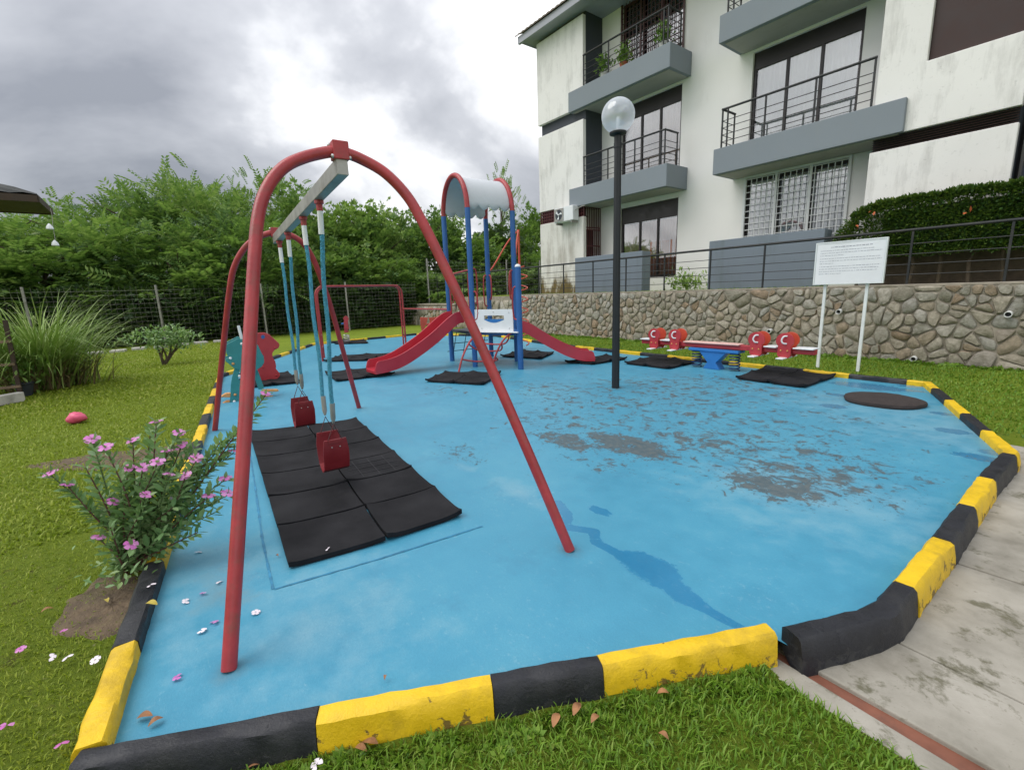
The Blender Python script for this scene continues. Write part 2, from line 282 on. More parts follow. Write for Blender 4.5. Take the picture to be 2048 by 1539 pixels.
# ------------------------------------------------------------------ mesh helpers
ROOT = {}
def tag(o, label=None, cat=None, group=None, kind=None):
    if label: o['label'] = label
    if cat: o['category'] = cat
    if group: o['group'] = group
    if kind: o['kind'] = kind
    return o
def thing(name, label, cat, loc, group=None, rz=0.):
    o = bpy.data.objects.new(name, None); COL.objects.link(o); o.empty_display_size = .1
    o.location = tuple(float(x) for x in loc); o.rotation_euler = (0, 0, rz); ROOT[o.name] = np.array([float(x) for x in loc])
    return tag(o, label, cat, group)
class MB:
    def __init__(s): s.v = []; s.f = []
    def add(s, vs, fs):
        b = len(s.v); s.v += [tuple(map(float, x)) for x in vs]; s.f += [tuple(b+i for i in q) for q in fs]; return s
    def box(s, x0, x1, y0, y1, z0, z1):
        return s.add([(x0,y0,z0),(x1,y0,z0),(x1,y1,z0),(x0,y1,z0),(x0,y0,z1),(x1,y0,z1),(x1,y1,z1),(x0,y1,z1)],
                     [(0,3,2,1),(4,5,6,7),(0,1,5,4),(1,2,6,5),(2,3,7,6),(3,0,4,7)])
    def obox(s, c, ax, ay, az, hx, hy, hz):
        c, ax, ay, az = map(np.array, (c, ax, ay, az)); V = []
        for k in (-1, 1):
            for (i, j) in ((-1,-1),(1,-1),(1,1),(-1,1)): V.append(c+ax*hx*i+ay*hy*j+az*hz*k)
        return s.add(V, [(0,3,2,1),(4,5,6,7),(0,1,5,4),(1,2,6,5),(2,3,7,6),(3,0,4,7)])
    def bar(s, a, b, w, h, up=(0, 0, 1)):
        a, b = np.array(a, float), np.array(b, float); d = b-a; l = np.linalg.norm(d); d = d/l; up = np.array(up, float); x = np.cross(d, up)
        if np.linalg.norm(x) < 1e-6: x = np.array([1., 0, 0])
        x /= np.linalg.norm(x); y = np.cross(x, d); return s.obox((a+b)/2, d, x, y, l/2, w/2, h/2)
    def tube(s, path, r, n=10, caps=True, closed=False):
        P = [np.array(p, float) for p in path]; m = len(P); rs = r if hasattr(r, '__len__') else [r]*m
        T = []
        for i in range(m):
            a = P[i-1] if (i > 0 or closed) else P[i]; b = P[(i+1) % m] if (i < m-1 or closed) else P[i]
            d = b-a; T.append(d/(np.linalg.norm(d)+1e-12))
        x = np.cross(T[0], (0, 0, 1.))
        if np.linalg.norm(x) < .1: x = np.cross(T[0], (1., 0, 0))
        V = []
        for i in range(m):
            x = x - T[i]*(x@T[i]); x /= np.linalg.norm(x)+1e-12; y = np.cross(T[i], x)
            for k in range(n):
                a = 2*math.pi*k/n; V.append(P[i]+rs[i]*(math.cos(a)*x+math.sin(a)*y))
        F = []
        for i in range(m if closed else m-1):
            j = (i+1) % m
            for k in range(n): F.append((i*n+k, i*n+(k+1) % n, j*n+(k+1) % n, j*n+k))
        if caps and not closed: F.append(tuple(range(n-1, -1, -1))); F.append(tuple((m-1)*n+k for k in range(n)))
        return s.add(V, F)
    def lathe(s, c, prof, n=20):
        V = []; F = []
        for (r, z) in prof:
            for k in range(n): a = 2*math.pi*k/n; V.append((c[0]+r*math.cos(a), c[1]+r*math.sin(a), c[2]+z))
        for i in range(len(prof)-1):
            for k in range(n): F.append((i*n+k, i*n+(k+1) % n, (i+1)*n+(k+1) % n, (i+1)*n+k))
        F.append(tuple(range(n-1, -1, -1))); F.append(tuple((len(prof)-1)*n+k for k in range(n)))
        return s.add(V, F)
    def sphere(s, c, r, n=12, m=8, sz=(1, 1, 1)):
        return s.add(*_sph(c, r, n, m, sz))
    def prism(s, pts, nrm, th):
        pts = [np.array(p, float) for p in pts]; n = np.array(nrm, float); n /= np.linalg.norm(n); k = len(pts)
        V = [p+n*th/2 for p in pts]+[p-n*th/2 for p in pts]
        return s.add(V, [tuple(range(k)), tuple(range(2*k-1, k-1, -1))]+[(i, k+i, k+(i+1) % k, (i+1) % k) for i in range(k)])
    def build(s, name, mat, parent=None, smooth=False, bevel=0., seg=2, auto=35):
        me = bpy.data.meshes.new(name); off = np.zeros(3)
        if parent is not None:
            r = parent
            while r.parent is not None: r = r.parent
            off = ROOT.get(r.name, np.zeros(3))
        vv = np.array(s.v)-off if len(s.v) else np.zeros((0, 3))
        me.from_pydata([tuple(x) for x in vv], [], s.f)
        bm = bmesh.new(); bm.from_mesh(me); bmesh.ops.recalc_face_normals(bm, faces=bm.faces)
        if bevel:
            ed = [e for e in bm.edges if len(e.link_faces) == 2 and e.calc_face_angle(0) > .5]
            bmesh.ops.bevel(bm, geom=ed, offset=bevel, segments=seg, affect='EDGES', profile=.5, clamp_overlap=True)
        bm.to_mesh(me); bm.free()
        if smooth:
            for p in me.polygons: p.use_smooth = True
            try: me.set_sharp_from_angle(angle=math.radians(auto))
            except Exception: pass
        if mat is not None: me.materials.append(MATS[mat])
        o = bpy.data.objects.new(name, me); COL.objects.link(o)
        if parent is not None: o.parent = parent
        return o
def _sph(c, r, n, m, sz):
    V = []; F = []
    for i in range(m+1):
        th = math.pi*i/m
        for k in range(n): a = 2*math.pi*k/n; V.append((c[0]+r*sz[0]*math.sin(th)*math.cos(a), c[1]+r*sz[1]*math.sin(th)*math.sin(a), c[2]+r*sz[2]*math.cos(th)))
    for i in range(m):
        for k in range(n): F.append((i*n+k, (i+1)*n+k, (i+1)*n+(k+1) % n, i*n+(k+1) % n))
    return V, F
def fast(name, V, F, mat, parent=None, smooth=False):
    """V (n,3), F (m,k) numpy -> mesh object"""
    V = np.asarray(V, np.float32).reshape(-1, 3); F = np.asarray(F, np.int32); k = F.shape[1]
    if parent is not None:
        r = parent
        while r.parent is not None: r = r.parent
        V = V-ROOT.get(r.name, np.zeros(3)).astype(np.float32)
    me = bpy.data.meshes.new(name); me.vertices.add(len(V)); me.vertices.foreach_set('co', V.ravel())
    me.loops.add(F.size); me.loops.foreach_set('vertex_index', F.ravel()); me.polygons.add(len(F))
    me.polygons.foreach_set('loop_start', np.arange(0, F.size, k, dtype=np.int32))
    try: me.polygons.foreach_set('loop_total', np.full(len(F), k, np.int32))
    except Exception: pass
    if smooth: me.polygons.foreach_set('use_smooth', np.ones(len(F), bool))
    me.update(calc_edges=True); me.validate()
    if mat: me.materials.append(MATS[mat])
    o = bpy.data.objects.new(name, me); COL.objects.link(o)
    if parent is not None: o.parent = parent
    return o
def smoothpath(pts, n=8):
    P = [np.array(p, float) for p in pts]; P = [2*P[0]-P[1]]+P+[2*P[-1]-P[-2]]; out = []
    for i in range(1, len(P)-2):
        for k in range(n):
            u = k/n; a, b, c, d = P[i-1:i+3]
            out.append(.5*((2*b)+(-a+c)*u+(2*a-5*b+4*c-d)*u*u+(-a+3*b-3*c+d)*u**3))
    out.append(P[-2]); return out
def vnoise(x, y, s=1., seed=0):
    x = np.asarray(x)*s; y = np.asarray(y)*s; xi = np.floor(x).astype(int); yi = np.floor(y).astype(int); xf = x-xi; yf = y-yi
    def h(a, b):
        q = (a*374761393+b*668265263+seed*1442695041) & 0x7fffffff; q = ((q ^ (q >> 13))*1274126177) & 0x7fffffff; return ((q ^ (q >> 16)) % 10007)/10007.
    u = xf*xf*(3-2*xf); v_ = yf*yf*(3-2*yf)
    return (h(xi, yi)*(1-u)+h(xi+1, yi)*u)*(1-v_)+(h(xi, yi+1)*(1-u)+h(xi+1, yi+1)*u)*v_
def fbm(x, y, s, o=4, seed=0): return sum(vnoise(x, y, s*2**i, seed+i)*.5**(i+1) for i in range(o))
def sst(x, a, b): u = np.clip((x-a)/(b-a), 0, 1); return u*u*(3-2*u)
# ------------------------------------------------------------------ outline of the play floor (inner foot of the kerb)
KT = .07                                              # kerb top above the blue floor
front_a = np.array([-1.94, -.27]); fA = G(640, 1405, KT)[:2]; fB = G(1475, 1252, KT)[:2]; fd = (fB-fA)/np.linalg.norm(fB-fA)
front0 = fA - fd*np.dot(fA-front_a, fd); front1 = fB + fd*.13
cornL = np.array([-10.95, .93]); cornLL = np.array([-16.05, 4.05]); cornF = np.array([-16.3, 7.8]); cornFR = np.array([-13.0, 9.2]); cornK = np.array([-9.2, 8.55]); cornR = np.array([-1.55, 8.36]); cornRR = np.array([-.45, 5.45])
LEFT0 = front0 + np.array([-.03, -.03])
kerb_main = [np.array(x) for x in (G(1565, 1250, KT)[:2], G(1640, 1232, KT)[:2], G(1715, 1214, KT)[:2], G(1752, 1195, KT)[:2], G(1785, 1158, KT)[:2], G(1863, 1070, KT)[:2], G(1960, 945, KT)[:2], cornRR, cornR, cornK, cornFR, cornF, cornLL, cornL, LEFT0)]
floor_poly = [front0, front1+fd*.12] + kerb_main[1:-1]
# ------------------------------------------------------------------ ground
e0a_, e0b_ = G(1548, 1352, -.072)[:2], G(1848, 1539, -.072)[:2]; nE_ = np.array([-(e0b_-e0a_)[1], (e0b_-e0a_)[0]]); nE_ = nE_/np.linalg.norm(nE_)
def lawn_h(u, v):
    n = np.array([fd[1], -fd[0]]); d = (u-front0[0])*n[0]+(v-front0[1])*n[1]
    low = sst(d, .02, .16)*(1-sst(v, 5.2, 5.9))
    low = np.maximum(low*sst(u, -2.6, -1.9), sst(u, -.45, -.3)*(1-sst(v, 5.1, 5.8)))
    z = -.025-.05*low + (fbm(u, v, .6, 3, 3)-.44)*.05*sst(np.hypot(u+1, v-1), .5, 3)
    pm_ = sst(u, -.74, -.66)*(1-sst(v, 6.15, 6.25))*sst((u-e0a_[0])*nE_[0]+(v-e0a_[1])*nE_[1], .02, .07)
    z = z*(1-pm_)-.21*pm_
    return z + 2.6*sst(-u, 24.5, 40) + 2.*sst(-v, 8, 40) 
us = np.concatenate([np.linspace(-120, -26, 24), np.linspace(-25, -6, 77)[0:], np.linspace(-5.9, 3, 150), np.linspace(3.5, 120, 20)])
vs = np.concatenate([np.linspace(-120, -9, 20), np.linspace(-8.5, -2.1, 33), np.linspace(-2, 4, 110), np.linspace(4.1, 12, 60), np.linspace(13, 120, 24)])
uu, vv = np.meshgrid(us, vs, indexing='ij'); zz_ = lawn_h(uu, vv)
V = np.stack([uu, vv, zz_], -1).reshape(-1, 3); nu, nv = uu.shape; idx = np.arange(nu*nv).reshape(nu, nv)
F = np.stack([idx[:-1, :-1], idx[1:, :-1], idx[1:, 1:], idx[:-1, 1:]], -1).reshape(-1, 4)
tag(fast('lawn', V, F, 'lawn', smooth=True), kind='structure')
# blue painted floor: fine grid clipped to the outline, with wear and wet masks
bm = bmesh.new(); st = .05
x0, x1, y0, y1 = -16.6, -.2, -.6, 9.5
nx, ny = int((x1-x0)/st), int((y1-y0)/st)
gx, gy = np.meshgrid(np.linspace(x0, x1, nx+1), np.linspace(y0, y1, ny+1), indexing='ij')
def inside_poly(px, py, poly):
    r = np.zeros(px.shape, bool); j = len(poly)-1
    for i in range(len(poly)):
        xi, yi = poly[i]; xj, yj = poly[j]
        with np.errstate(divide='ignore', invalid='ignore'): r ^= ((yi > py) != (yj > py)) & (px < (xj-xi)*(py-yi)/(yj-yi+1e-12)+xi)
        j = i
    return r
cen = np.mean(floor_poly, 0)
grow = [cen+(p-cen)*(1+.085/np.linalg.norm(p-cen)) for p in floor_poly]
ins = inside_poly(gx, gy, floor_poly)
for i_, (a, b) in enumerate(zip(floor_poly, floor_poly[1:]+floor_poly[:1])):
    ab = b-a; t_ = np.clip(((gx-a[0])*ab[0]+(gy-a[1])*ab[1])/(ab@ab), 0, 1); ins |= np.hypot(gx-a[0]-t_*ab[0], gy-a[1]-t_*ab[1]) < (.06 if i_ == 0 else .105)
keep = ins[:-1, :-1] & ins[1:, :-1] & ins[1:, 1:] & ins[:-1, 1:]
bm.free(); idx = np.arange((nx+1)*(ny+1)).reshape(nx+1, ny+1)
F = np.stack([idx[:-1, :-1], idx[1:, :-1], idx[1:, 1:], idx[:-1, 1:]], -1)[keep]
used = np.unique(F); remap = -np.ones((nx+1)*(ny+1), int); remap[used] = np.arange(len(used)); F = remap[F]
X = gx.ravel()[used]; Y = gy.ravel()[used]
floor = fast('play_floor', np.stack([X, Y, np.zeros_like(X)], -1), F, 'blue_slab', smooth=True); tag(floor, kind='structure')
q = np.stack([X, Y, np.zeros_like(X)], -1)-np.array([0, 0, CH]); dd = q@_fw; PX = 1024+FPX*(q@CR)/dd; PY = 769.5-FPX*(q@CU)/dd
def segd(poly, wid):
    best = np.full(len(X), 9.)
    for (a, ra), (b, rb) in zip(poly[:-1], poly[1:]):
        a3, b3 = G(*a)[:2], G(*b)[:2]; ab = b3-a3; L2 = ab@ab; t_ = np.clip(((X-a3[0])*ab[0]+(Y-a3[1])*ab[1])/L2, 0, 1)
        d = np.hypot(X-a3[0]-t_*ab[0], Y-a3[1]-t_*ab[1]); r = (ra+(rb-ra)*t_); best = np.minimum(best, d/r)
    return np.clip(1-best*.5, 0, 1)
wet = segd([((1115, 1005), 0.043), ((1135, 1030), 0.036), ((1130, 1055), 0.036), ((1185, 1060), 0.036), ((1195, 1085), 0.036), ((1240, 1108), 0.036), ((1275, 1120), 0.094), ((1318, 1145), 0.115), ((1335, 1165), 0.072), ((1375, 1195), 0.061), ((1410, 1215), 0.036), ((1480, 1255), 0.025)], 1)
def blob(cx, cy, ru, rv=None, ang=0.):
    c = G(cx, cy); rv = rv or ru; ca, sa = math.cos(ang), math.sin(ang); a = (X-c[0])*ca+(Y-c[1])*sa; b = -(X-c[0])*sa+(Y-c[1])*ca
    return np.clip(1-.5*np.hypot(a/ru, b/rv), 0, 1)
for (bx, by, ru, rv) in ((1200, 1021, .10, .05), (1905, 862, .14, .10), (1955, 914, .16, .09), (1735, 772, .45, .22), (1665, 812, .14, .12), (1680, 790, .18, .08), (1815, 772, .15, .06), (1826, 781, .15, .06), (1985, 905, .1, .08), (1885, 827, .12, .08)): wet = np.maximum(wet, blob(bx, by, ru, rv))
worn = np.zeros(len(X))
for (bx, by, ru, rv, k) in ((1240, 850, 2.0, 1.2, .55), (1430, 840, 1.9, 1.2, .55), (1550, 900, 1.1, .7, .62), (1540, 970, .38, .25, .92), (1600, 950, .6, .35, .75), (1255, 890, .55, .25, 1.0), (1130, 880, .45, .2, .9), (1450, 800, 1.6, 1.0, .5), (1060, 800, 1.2, .8, .45), (1340, 780, 1.8, 1.0, .6), (1150, 790, 1.6, .9, .6), (1480, 770, 1.4, .8, .6), (900, 780, .8, .4, .5), (1640, 830, .8, .5, .55), (1420, 890, .7, .3, .7), (920, 905, .35, .2, .62), (960, 760, .7, .5, .55), (1190, 930, .4, .15, .55), (1700, 925, .3, .2, .6)):
    worn = np.maximum(worn, k*np.clip(1.35*blob(bx, by, ru, rv), 0, 1))
worn = worn + .10*(fbm(X, Y, 1.2, 4, 5)-.45)
pale = np.maximum.reduce([.55*blob(1040, 985, .22, .1), .5*blob(1930, 860, .9, .6), .45*blob(1620, 990, .7, .5), .5*blob(1765, 815, .8, .5), .4*blob(640, 1250, .5, .4), .35*blob(400, 1180, .5, .3), .4*blob(930, 935, .12, .06)])
pale = pale+.25*(fbm(X, Y, .7, 4, 9)-.45)
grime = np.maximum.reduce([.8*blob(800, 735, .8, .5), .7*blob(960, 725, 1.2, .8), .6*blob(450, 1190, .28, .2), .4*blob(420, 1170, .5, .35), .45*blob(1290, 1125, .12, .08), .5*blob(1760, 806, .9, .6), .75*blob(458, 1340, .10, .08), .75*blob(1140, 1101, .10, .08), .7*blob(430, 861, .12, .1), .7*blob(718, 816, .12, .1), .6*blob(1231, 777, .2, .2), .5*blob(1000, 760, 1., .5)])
groove = np.maximum.reduce([segd([((545, 1178), .03), ((525, 1080), .03), ((512, 985), .03), ((500, 900), .03)], 1), segd([((545, 1178), .03), ((760, 1115), .03), ((960, 1050), .03)], 1)])
for nm, arr in (('wet', wet), ('worn', worn), ('pale', pale), ('grime', grime), ('groove', groove*0)):
    a = floor.data.attributes.new(nm, 'FLOAT', 'POINT'); a.data.foreach_set('value', np.asarray(arr, np.float32))
M('joint_blue', (.03, .19, .33), .6, .35, 12, .5, 60)
def joint(px, w_):
    V_ = []; F_ = []; P_ = [G(*q) for q in px]; Q_ = []
    for a, b in zip(P_[:-1], P_[1:]):
        for k in range(14): Q_.append(a+(b-a)*k/14)
    Q_.append(P_[-1]); d_ = np.array([0., 0, 0])
    for i, q_ in enumerate(Q_):
        t_ = Q_[min(i+1, len(Q_)-1)]-Q_[max(i-1, 0)]; n_ = np.array([-t_[1], t_[0], 0])/np.linalg.norm(t_); ww = w_*(.5+.8*random.random()); V_ += [q_-n_*ww+np.array([0, 0, .003]), q_+n_*ww+np.array([0, 0, .003])]
    for i in range(len(Q_)-1): F_.append((2*i, 2*i+1, 2*i+3, 2*i+2))
    tag(MB().add(V_, F_).build('floor_joint', 'joint_blue'), kind='structure')
joint([(500, 905), (512, 985), (525, 1080), (546, 1178)], .008); joint([(549, 1178), (760, 1117), (965, 1052)], .007)
# ------------------------------------------------------------------ kerbs: one painted block after the other
def kerb_run(root, poly, z_in, z_out, wtop, bat, cuts, first_yellow, outward=1, flip=False, wear=.004):
    P = [np.array(p, float) for p in poly]; seg = [np.linalg.norm(b-a) for a, b in zip(P[:-1], P[1:])]; cum = np.concatenate([[0], np.cumsum(seg)]); tot = cum[-1]
    def at(s_):
        i = min(max(np.searchsorted(cum, s_, 'right')-1, 0), len(seg)-1); u = (s_-cum[i])/seg[i]; return P[i]+(P[i+1]-P[i])*u, i
    nrm = []
    for a, b in zip(P[:-1], P[1:]): d = (b-a)/np.linalg.norm(b-a); nrm.append(np.array([d[1], -d[0]])*outward)
    def off(s_):
        p, i = at(s_)
        for k in range(1, len(P)-1):
            if abs(s_-cum[k]) < 1e-4: n = nrm[k-1]+nrm[k]; n = n/np.linalg.norm(n); return P[k], n/max(.5, n@nrm[k])
        return p, nrm[i]
    cuts = [c for c in cuts if 0 < c < tot-.05]; B = [0]+cuts+[tot]; yel = first_yellow
    for b0, b1 in zip(B[:-1], B[1:]):
        ns = max(2, int((b1-b0)/.06)) if b1-b0 < 1.3 else int((b1-b0)/.1); ss = sorted(set(list(np.linspace(b0+.0015, b1-.0015, ns+1))+[c for c in cum if b0+.004 < c < b1-.004]))
        mb = MB(); V = []
        for s_ in ss:
            p, n = off(s_); j = lambda k: (random.random()-.5)*2*wear*k
            prof = [(0, z_in), (0+j(1), KT-.012+j(1)), (.012+j(.5), KT+j(1)), (wtop-.015, KT+j(1)), (wtop+j(1), KT-.014+j(1)), (wtop+bat*.6+j(1), (KT+z_out)*.5), (wtop+bat+j(1), z_out-.05)]
            for a_, z_ in prof: V.append((*(p+n*a_), z_))
        m_ = 7; Fq = []
        for i in range(len(ss)-1):
            for k in range(m_): Fq.append((i*m_+k, i*m_+(k+1) % m_, (i+1)*m_+(k+1) % m_, (i+1)*m_+k))
        Fq += [tuple(range(m_)), tuple((len(ss)-1)*m_+k for k in range(m_-1, -1, -1))]
        mb.add(V, Fq); mb.build('kerb_block', 'kerb_yellow' if yel else 'kerb_black', root, smooth=True, auto=40); yel = not yel
kerb = thing('kerb', None, None, (-1.94, -.27, 0)); kerb['kind'] = 'structure'
def sproj(p): return float(np.dot(np.array(p)-front0, fd))
kerb_run(kerb, [front0-fd*.1, front1], -.03, -.085, .078, .02, [sproj(G(640, 1405, KT)[:2])+.1, sproj(G(980, 1345, KT)[:2])+.1, sproj(G(1195, 1310, KT)[:2])+.1], False)
acc = np.concatenate([[0], np.cumsum([np.linalg.norm(b-a) for a, b in zip(kerb_main[:-1], kerb_main[1:])])])
i_y1, i_b2 = acc[4], acc[5]
cuts = [i_y1, i_b2, i_b2+.62, i_b2+1.28, i_b2+2.05]; s_ = i_b2+2.05
while s_ < acc[-1]-.9:
    s_ += .62+.12*random.random(); cuts.append(s_)
if len(cuts) % 2 == 0: cuts.pop()
# yellow block sits next to the front-left corner
kerb_run(kerb, kerb_main, -.03, -.10, .095, .025, cuts, False)
# ------------------------------------------------------------------ concrete path with its drain
path = thing('path', None, None, (0, 2.2, -.1)); path['kind'] = 'structure'; PZ = -.072
def gp(x, y): return G(x, y, PZ)[:2]
e0a, e0b = gp(1548, 1352), gp(1848, 1539); c0a, c0b = gp(1616, 1352), gp(1923, 1539); c1a, c1b = gp(1645, 1345), gp(1993, 1539)
def ext(a, b, k): return b+(b-a)*k
def slab(name, poly, z1, th, mat, bevel=.006):
    MB().prism([(*p, z1-th/2) for p in poly], (0, 0, 1), th).build(name, mat, path, bevel=bevel)
slab('drain_edge', [e0a-(e0b-e0a)*.3, ext(e0a, e0b, 3.), ext(c0a, c0b, 3.), c0a-(c0b-c0a)*.45], PZ, .12, 'path_concrete')
MB().prism([(*p, PZ-.034) for p in (c0a-(c0b-c0a)*.4, ext(c0a, c0b, 3.), ext(c1a, c1b, 3.), c1a-(c1b-c1a)*.4)], (0, 0, 1), .03).build('drain_channel', 'drain_red', path)
j0, j1 = gp(1822, 1297), gp(2048, 1407); kb = [gp(1600, 1322), gp(1700, 1290), gp(1795, 1250)]
slab('paving_slab', [c1a-(c1b-c1a)*.45, ext(c1a, c1b, 3.), ext(j0, j1, 6.), j0-(j1-j0)*1.2], PZ, .12, 'path_concrete')
g_ = np.array([.0, .008]); U0 = -.62
slab('paving_slab', [j0-(j1-j0)*1.2+g_, ext(j0, j1, 6.)+g_, np.array([1.4, 3.35]), np.array([U0, 3.35])], PZ, .12, 'path_concrete')
slab('paving_slab', [np.array([U0, 3.36]), np.array([1.4, 3.36]), np.array([1.4, 4.9]), np.array([U0, 4.9])], PZ+.002, .12, 'path_concrete')
slab('paving_slab', [np.array([U0, 4.91]), np.array([1.4, 4.91]), np.array([1.4, 6.3]), np.array([U0, 6.3])], PZ-.001, .12, 'path_concrete')
# ------------------------------------------------------------------ terrace above the retaining wall
TZ = 1.37; WV = 10.95
mb = MB(); mb.box(-18.4, 6, WV+.20, 60, .0, TZ-.02); tag(mb.build('terrace', 'lawn'), kind='structure')
mb = MB(); mb.box(-18.4, 6, WV+.005, WV+.19, -.2, TZ-.035); 
rw = thing('retaining_wall', 'rubble stone retaining wall running below the railing of the apartment terrace', 'wall', (-7, WV, 0))
mb.build('mortar_core', 'mortar', rw)
def voronoi_cells(u0, u1, z0, z1, du, dz, seed, jit=.62):
    rg = np.random.default_rng(seed); S_ = []
    nr = max(2, int(round((z1-z0)/dz)))
    for r in range(nr):
        d_ = du*(1.15-.3*r/(nr-1)); nu_ = int((u1-u0)/d_)
        for k in range(-1, nu_+2): (rg.random() > .27) and S_.append((u0+(k+.5+.5*(r % 2)+jit*(rg.random()-.5)*1.6)*d_, z0+(r+.5+jit*(rg.random()-.5))*(z1-z0)/nr))
    S_ = np.array(S_); cells = []
    for i, s0 in enumerate(S_):
        if not (u0-.3 < s0[0] < u1+.3): continue
        poly = [np.array(p) for p in ((s0[0]-.5, z0), (s0[0]+.5, z0), (s0[0]+.5, z1), (s0[0]-.5, z1))]
        dn = np.abs(S_-s0); near = np.where((dn[:, 0] < 3*du) & (dn[:, 1] < 4*dz))[0]
        for j in near:
            if j == i: continue
            m_ = (S_[j]+s0)/2; n = S_[j]-s0; np_ = []
            for a, b in zip(poly, poly[1:]+poly[:1]):
                da, db = (a-m_)@n, (b-m_)@n
                if da <= 0: np_.append(a)
                if (da < 0) != (db < 0) and abs(da-db) > 1e-12: np_.append(a+(b-a)*da/(da-db))
            poly = np_
            if len(poly) < 3: break
        if len(poly) >= 3: cells.append((s0, poly))
    return cells
def stone_mesh(poly, gap, vf, depth, rg):
    """one rubble stone: rounded polygon, proud of the mortar"""
    P = np.array(poly); c = P.mean(0); Q = []
    k = len(P)
    for i in range(k):                                     # round the corners
        a, b, d = P[i-1], P[i], P[(i+1) % k]
        Q += [b+(a-b)*.22, b+(d-b)*.22]
    Q = np.array(Q); r = np.linalg.norm(Q-c, axis=1)[:, None]; Q = c+(Q-c)*np.clip(1-gap/np.maximum(r, .02), .3, 1)
    m_ = len(Q); lean = (rg.random(2)-.5)*.25; V = []
    for sc, dp in ((1., -.02), (.985, depth*.45), (.84, depth*.92)):
        for p in Q:
            w_ = c+(p-c)*(sc+.04*(rg.random()-.5)); V.append((w_[0], vf-dp-(lean@(w_-c)) - (.006*(rg.random()-.5)), w_[1]))
    V.append((c[0], vf-depth*1.12, c[1])); F_ = []
    for i in range(2):
        for k2 in range(m_): F_.append((i*m_+k2, i*m_+(k2+1) % m_, (i+1)*m_+(k2+1) % m_, (i+1)*m_+k2))
    for k2 in range(m_): F_.append((2*m_+k2, 2*m_+(k2+1) % m_, 3*m_))
    return V, F_
rg = np.random.default_rng(5); PIPES = [onV(*p, WV-.02) for p in ((1541, 661), (1680, 622), (2018, 627), (1829, 716))]
cells = voronoi_cells(-14.2, 3.2, -.06, TZ-.02, .205, .148, 3)
cells.sort(key=lambda c_: -c_[0][0]); rest = MB(); cnt = 0
for s0, poly in cells:
    pp_ = np.array(poly); pp_[:, 0] = np.clip(pp_[:, 0], -14.2, 3.2)
    if any(np.hypot(s0[0]-p[0], s0[1]-p[2]) < .085 for p in PIPES): continue
    V_, F_ = stone_mesh(pp_, .0085, WV+.02, .038+.035*rg.random(), rg)
    vis = -11.5 < s0[0] < -.5
    if vis and cnt < 300: MB().add(V_, F_).build('stone', 'stone', rw, smooth=True, auto=50); cnt += 1
    else: rest.add(V_, F_)
for (u0, u1, z1, sd_) in ((-18.4, -14.22, 1.19, 21),):
    for s0, poly in voronoi_cells(u0, u1, -.06, z1, .30, .2, sd_):
        pp_ = np.array(poly); pp_[:, 0] = np.clip(pp_[:, 0], u0, u1); rest.add(*stone_mesh(pp_, .011, WV+.02, .06+.04*rg.random(), rg))
o = rest.build('stone', 'stone', rw, smooth=True, auto=50); o['kind'] = 'stuff'
mb = MB(); mb.box(-14.2, 3.2, WV+.0, WV+.26, TZ-.034, TZ+.012); mb.build('coping', 'mortar', rw, bevel=.012)
for p in PIPES:
    a = np.array([p[0], WV-.12, p[2]-.01]); b = np.array([p[0], WV+.1, p[2]+.01]); n = 14; V_ = []; F_ = []
    for (rr_, yy) in ((.048, b), (.048, a), (.040, a), (.040, b)):
        for k in range(n): an = 2*math.pi*k/n; V_.append((yy[0]+rr_*math.cos(an), yy[1], yy[2]+rr_*math.sin(an)))
    for i in range(3):
        for k in range(n): F_.append((i*n+k, i*n+(k+1) % n, (i+1)*n+(k+1) % n, (i+1)*n+k))
    F_.append(tuple(3*n+k for k in range(n)))
    pp = MB().add(V_, F_).build('weep_pipe', 'pvc_white', rw, smooth=True); MB().lathe((0, 0, 0), [(.039, 0), (.039, .001)], 14)
    V2 = [(p[0]+.039*math.cos(2*math.pi*k/n), WV-.05, p[2]+.039*math.sin(2*math.pi*k/n)) for k in range(n)]
    MB().add(V2, [tuple(range(n))]).build('pipe_bore', 'dark_void', pp)
# lower stepped end of the wall beyond the swings
for nm_, (u0, u1, z1, v0, lb) in enumerate(((-22.2, -18.42, .98, WV-.1, 'low stepped stone wall end in front of the dark undergrowth'), (-24.6, -22.22, .52, WV-.2, 'lowest mossy stone wall step at the far end beside the fence'))):
    t_ = thing('stone_wall', lb, 'wall', ((u0+u1)/2, v0, 0)); MB().box(u0, u1, v0+.005, v0+.6, -.2, z1).build('mortar_core', 'mortar', t_); mm = MB()
    for s0, poly in voronoi_cells(u0, u1, -.06, z1-.04, .36, .24, 31+nm_):
        pp_ = np.array(poly); pp_[:, 0] = np.clip(pp_[:, 0], u0, u1); mm.add(*stone_mesh(pp_, .012, v0+.02, .08, rg))
    o = mm.build('stone', 'stone', t_, smooth=True, auto=50); o['kind'] = 'stuff'
    MB().box(u0-.02, u1+.02, v0-.03, v0+.62, z1+.001, z1+.07).build('coping', 'mortar', t_, bevel=.015)
tb = MB(); tb.box(-40, -18.42, WV+.5, 60, -.3, .9); tag(tb.build('upper_bank', 'earth'), kind='structure')
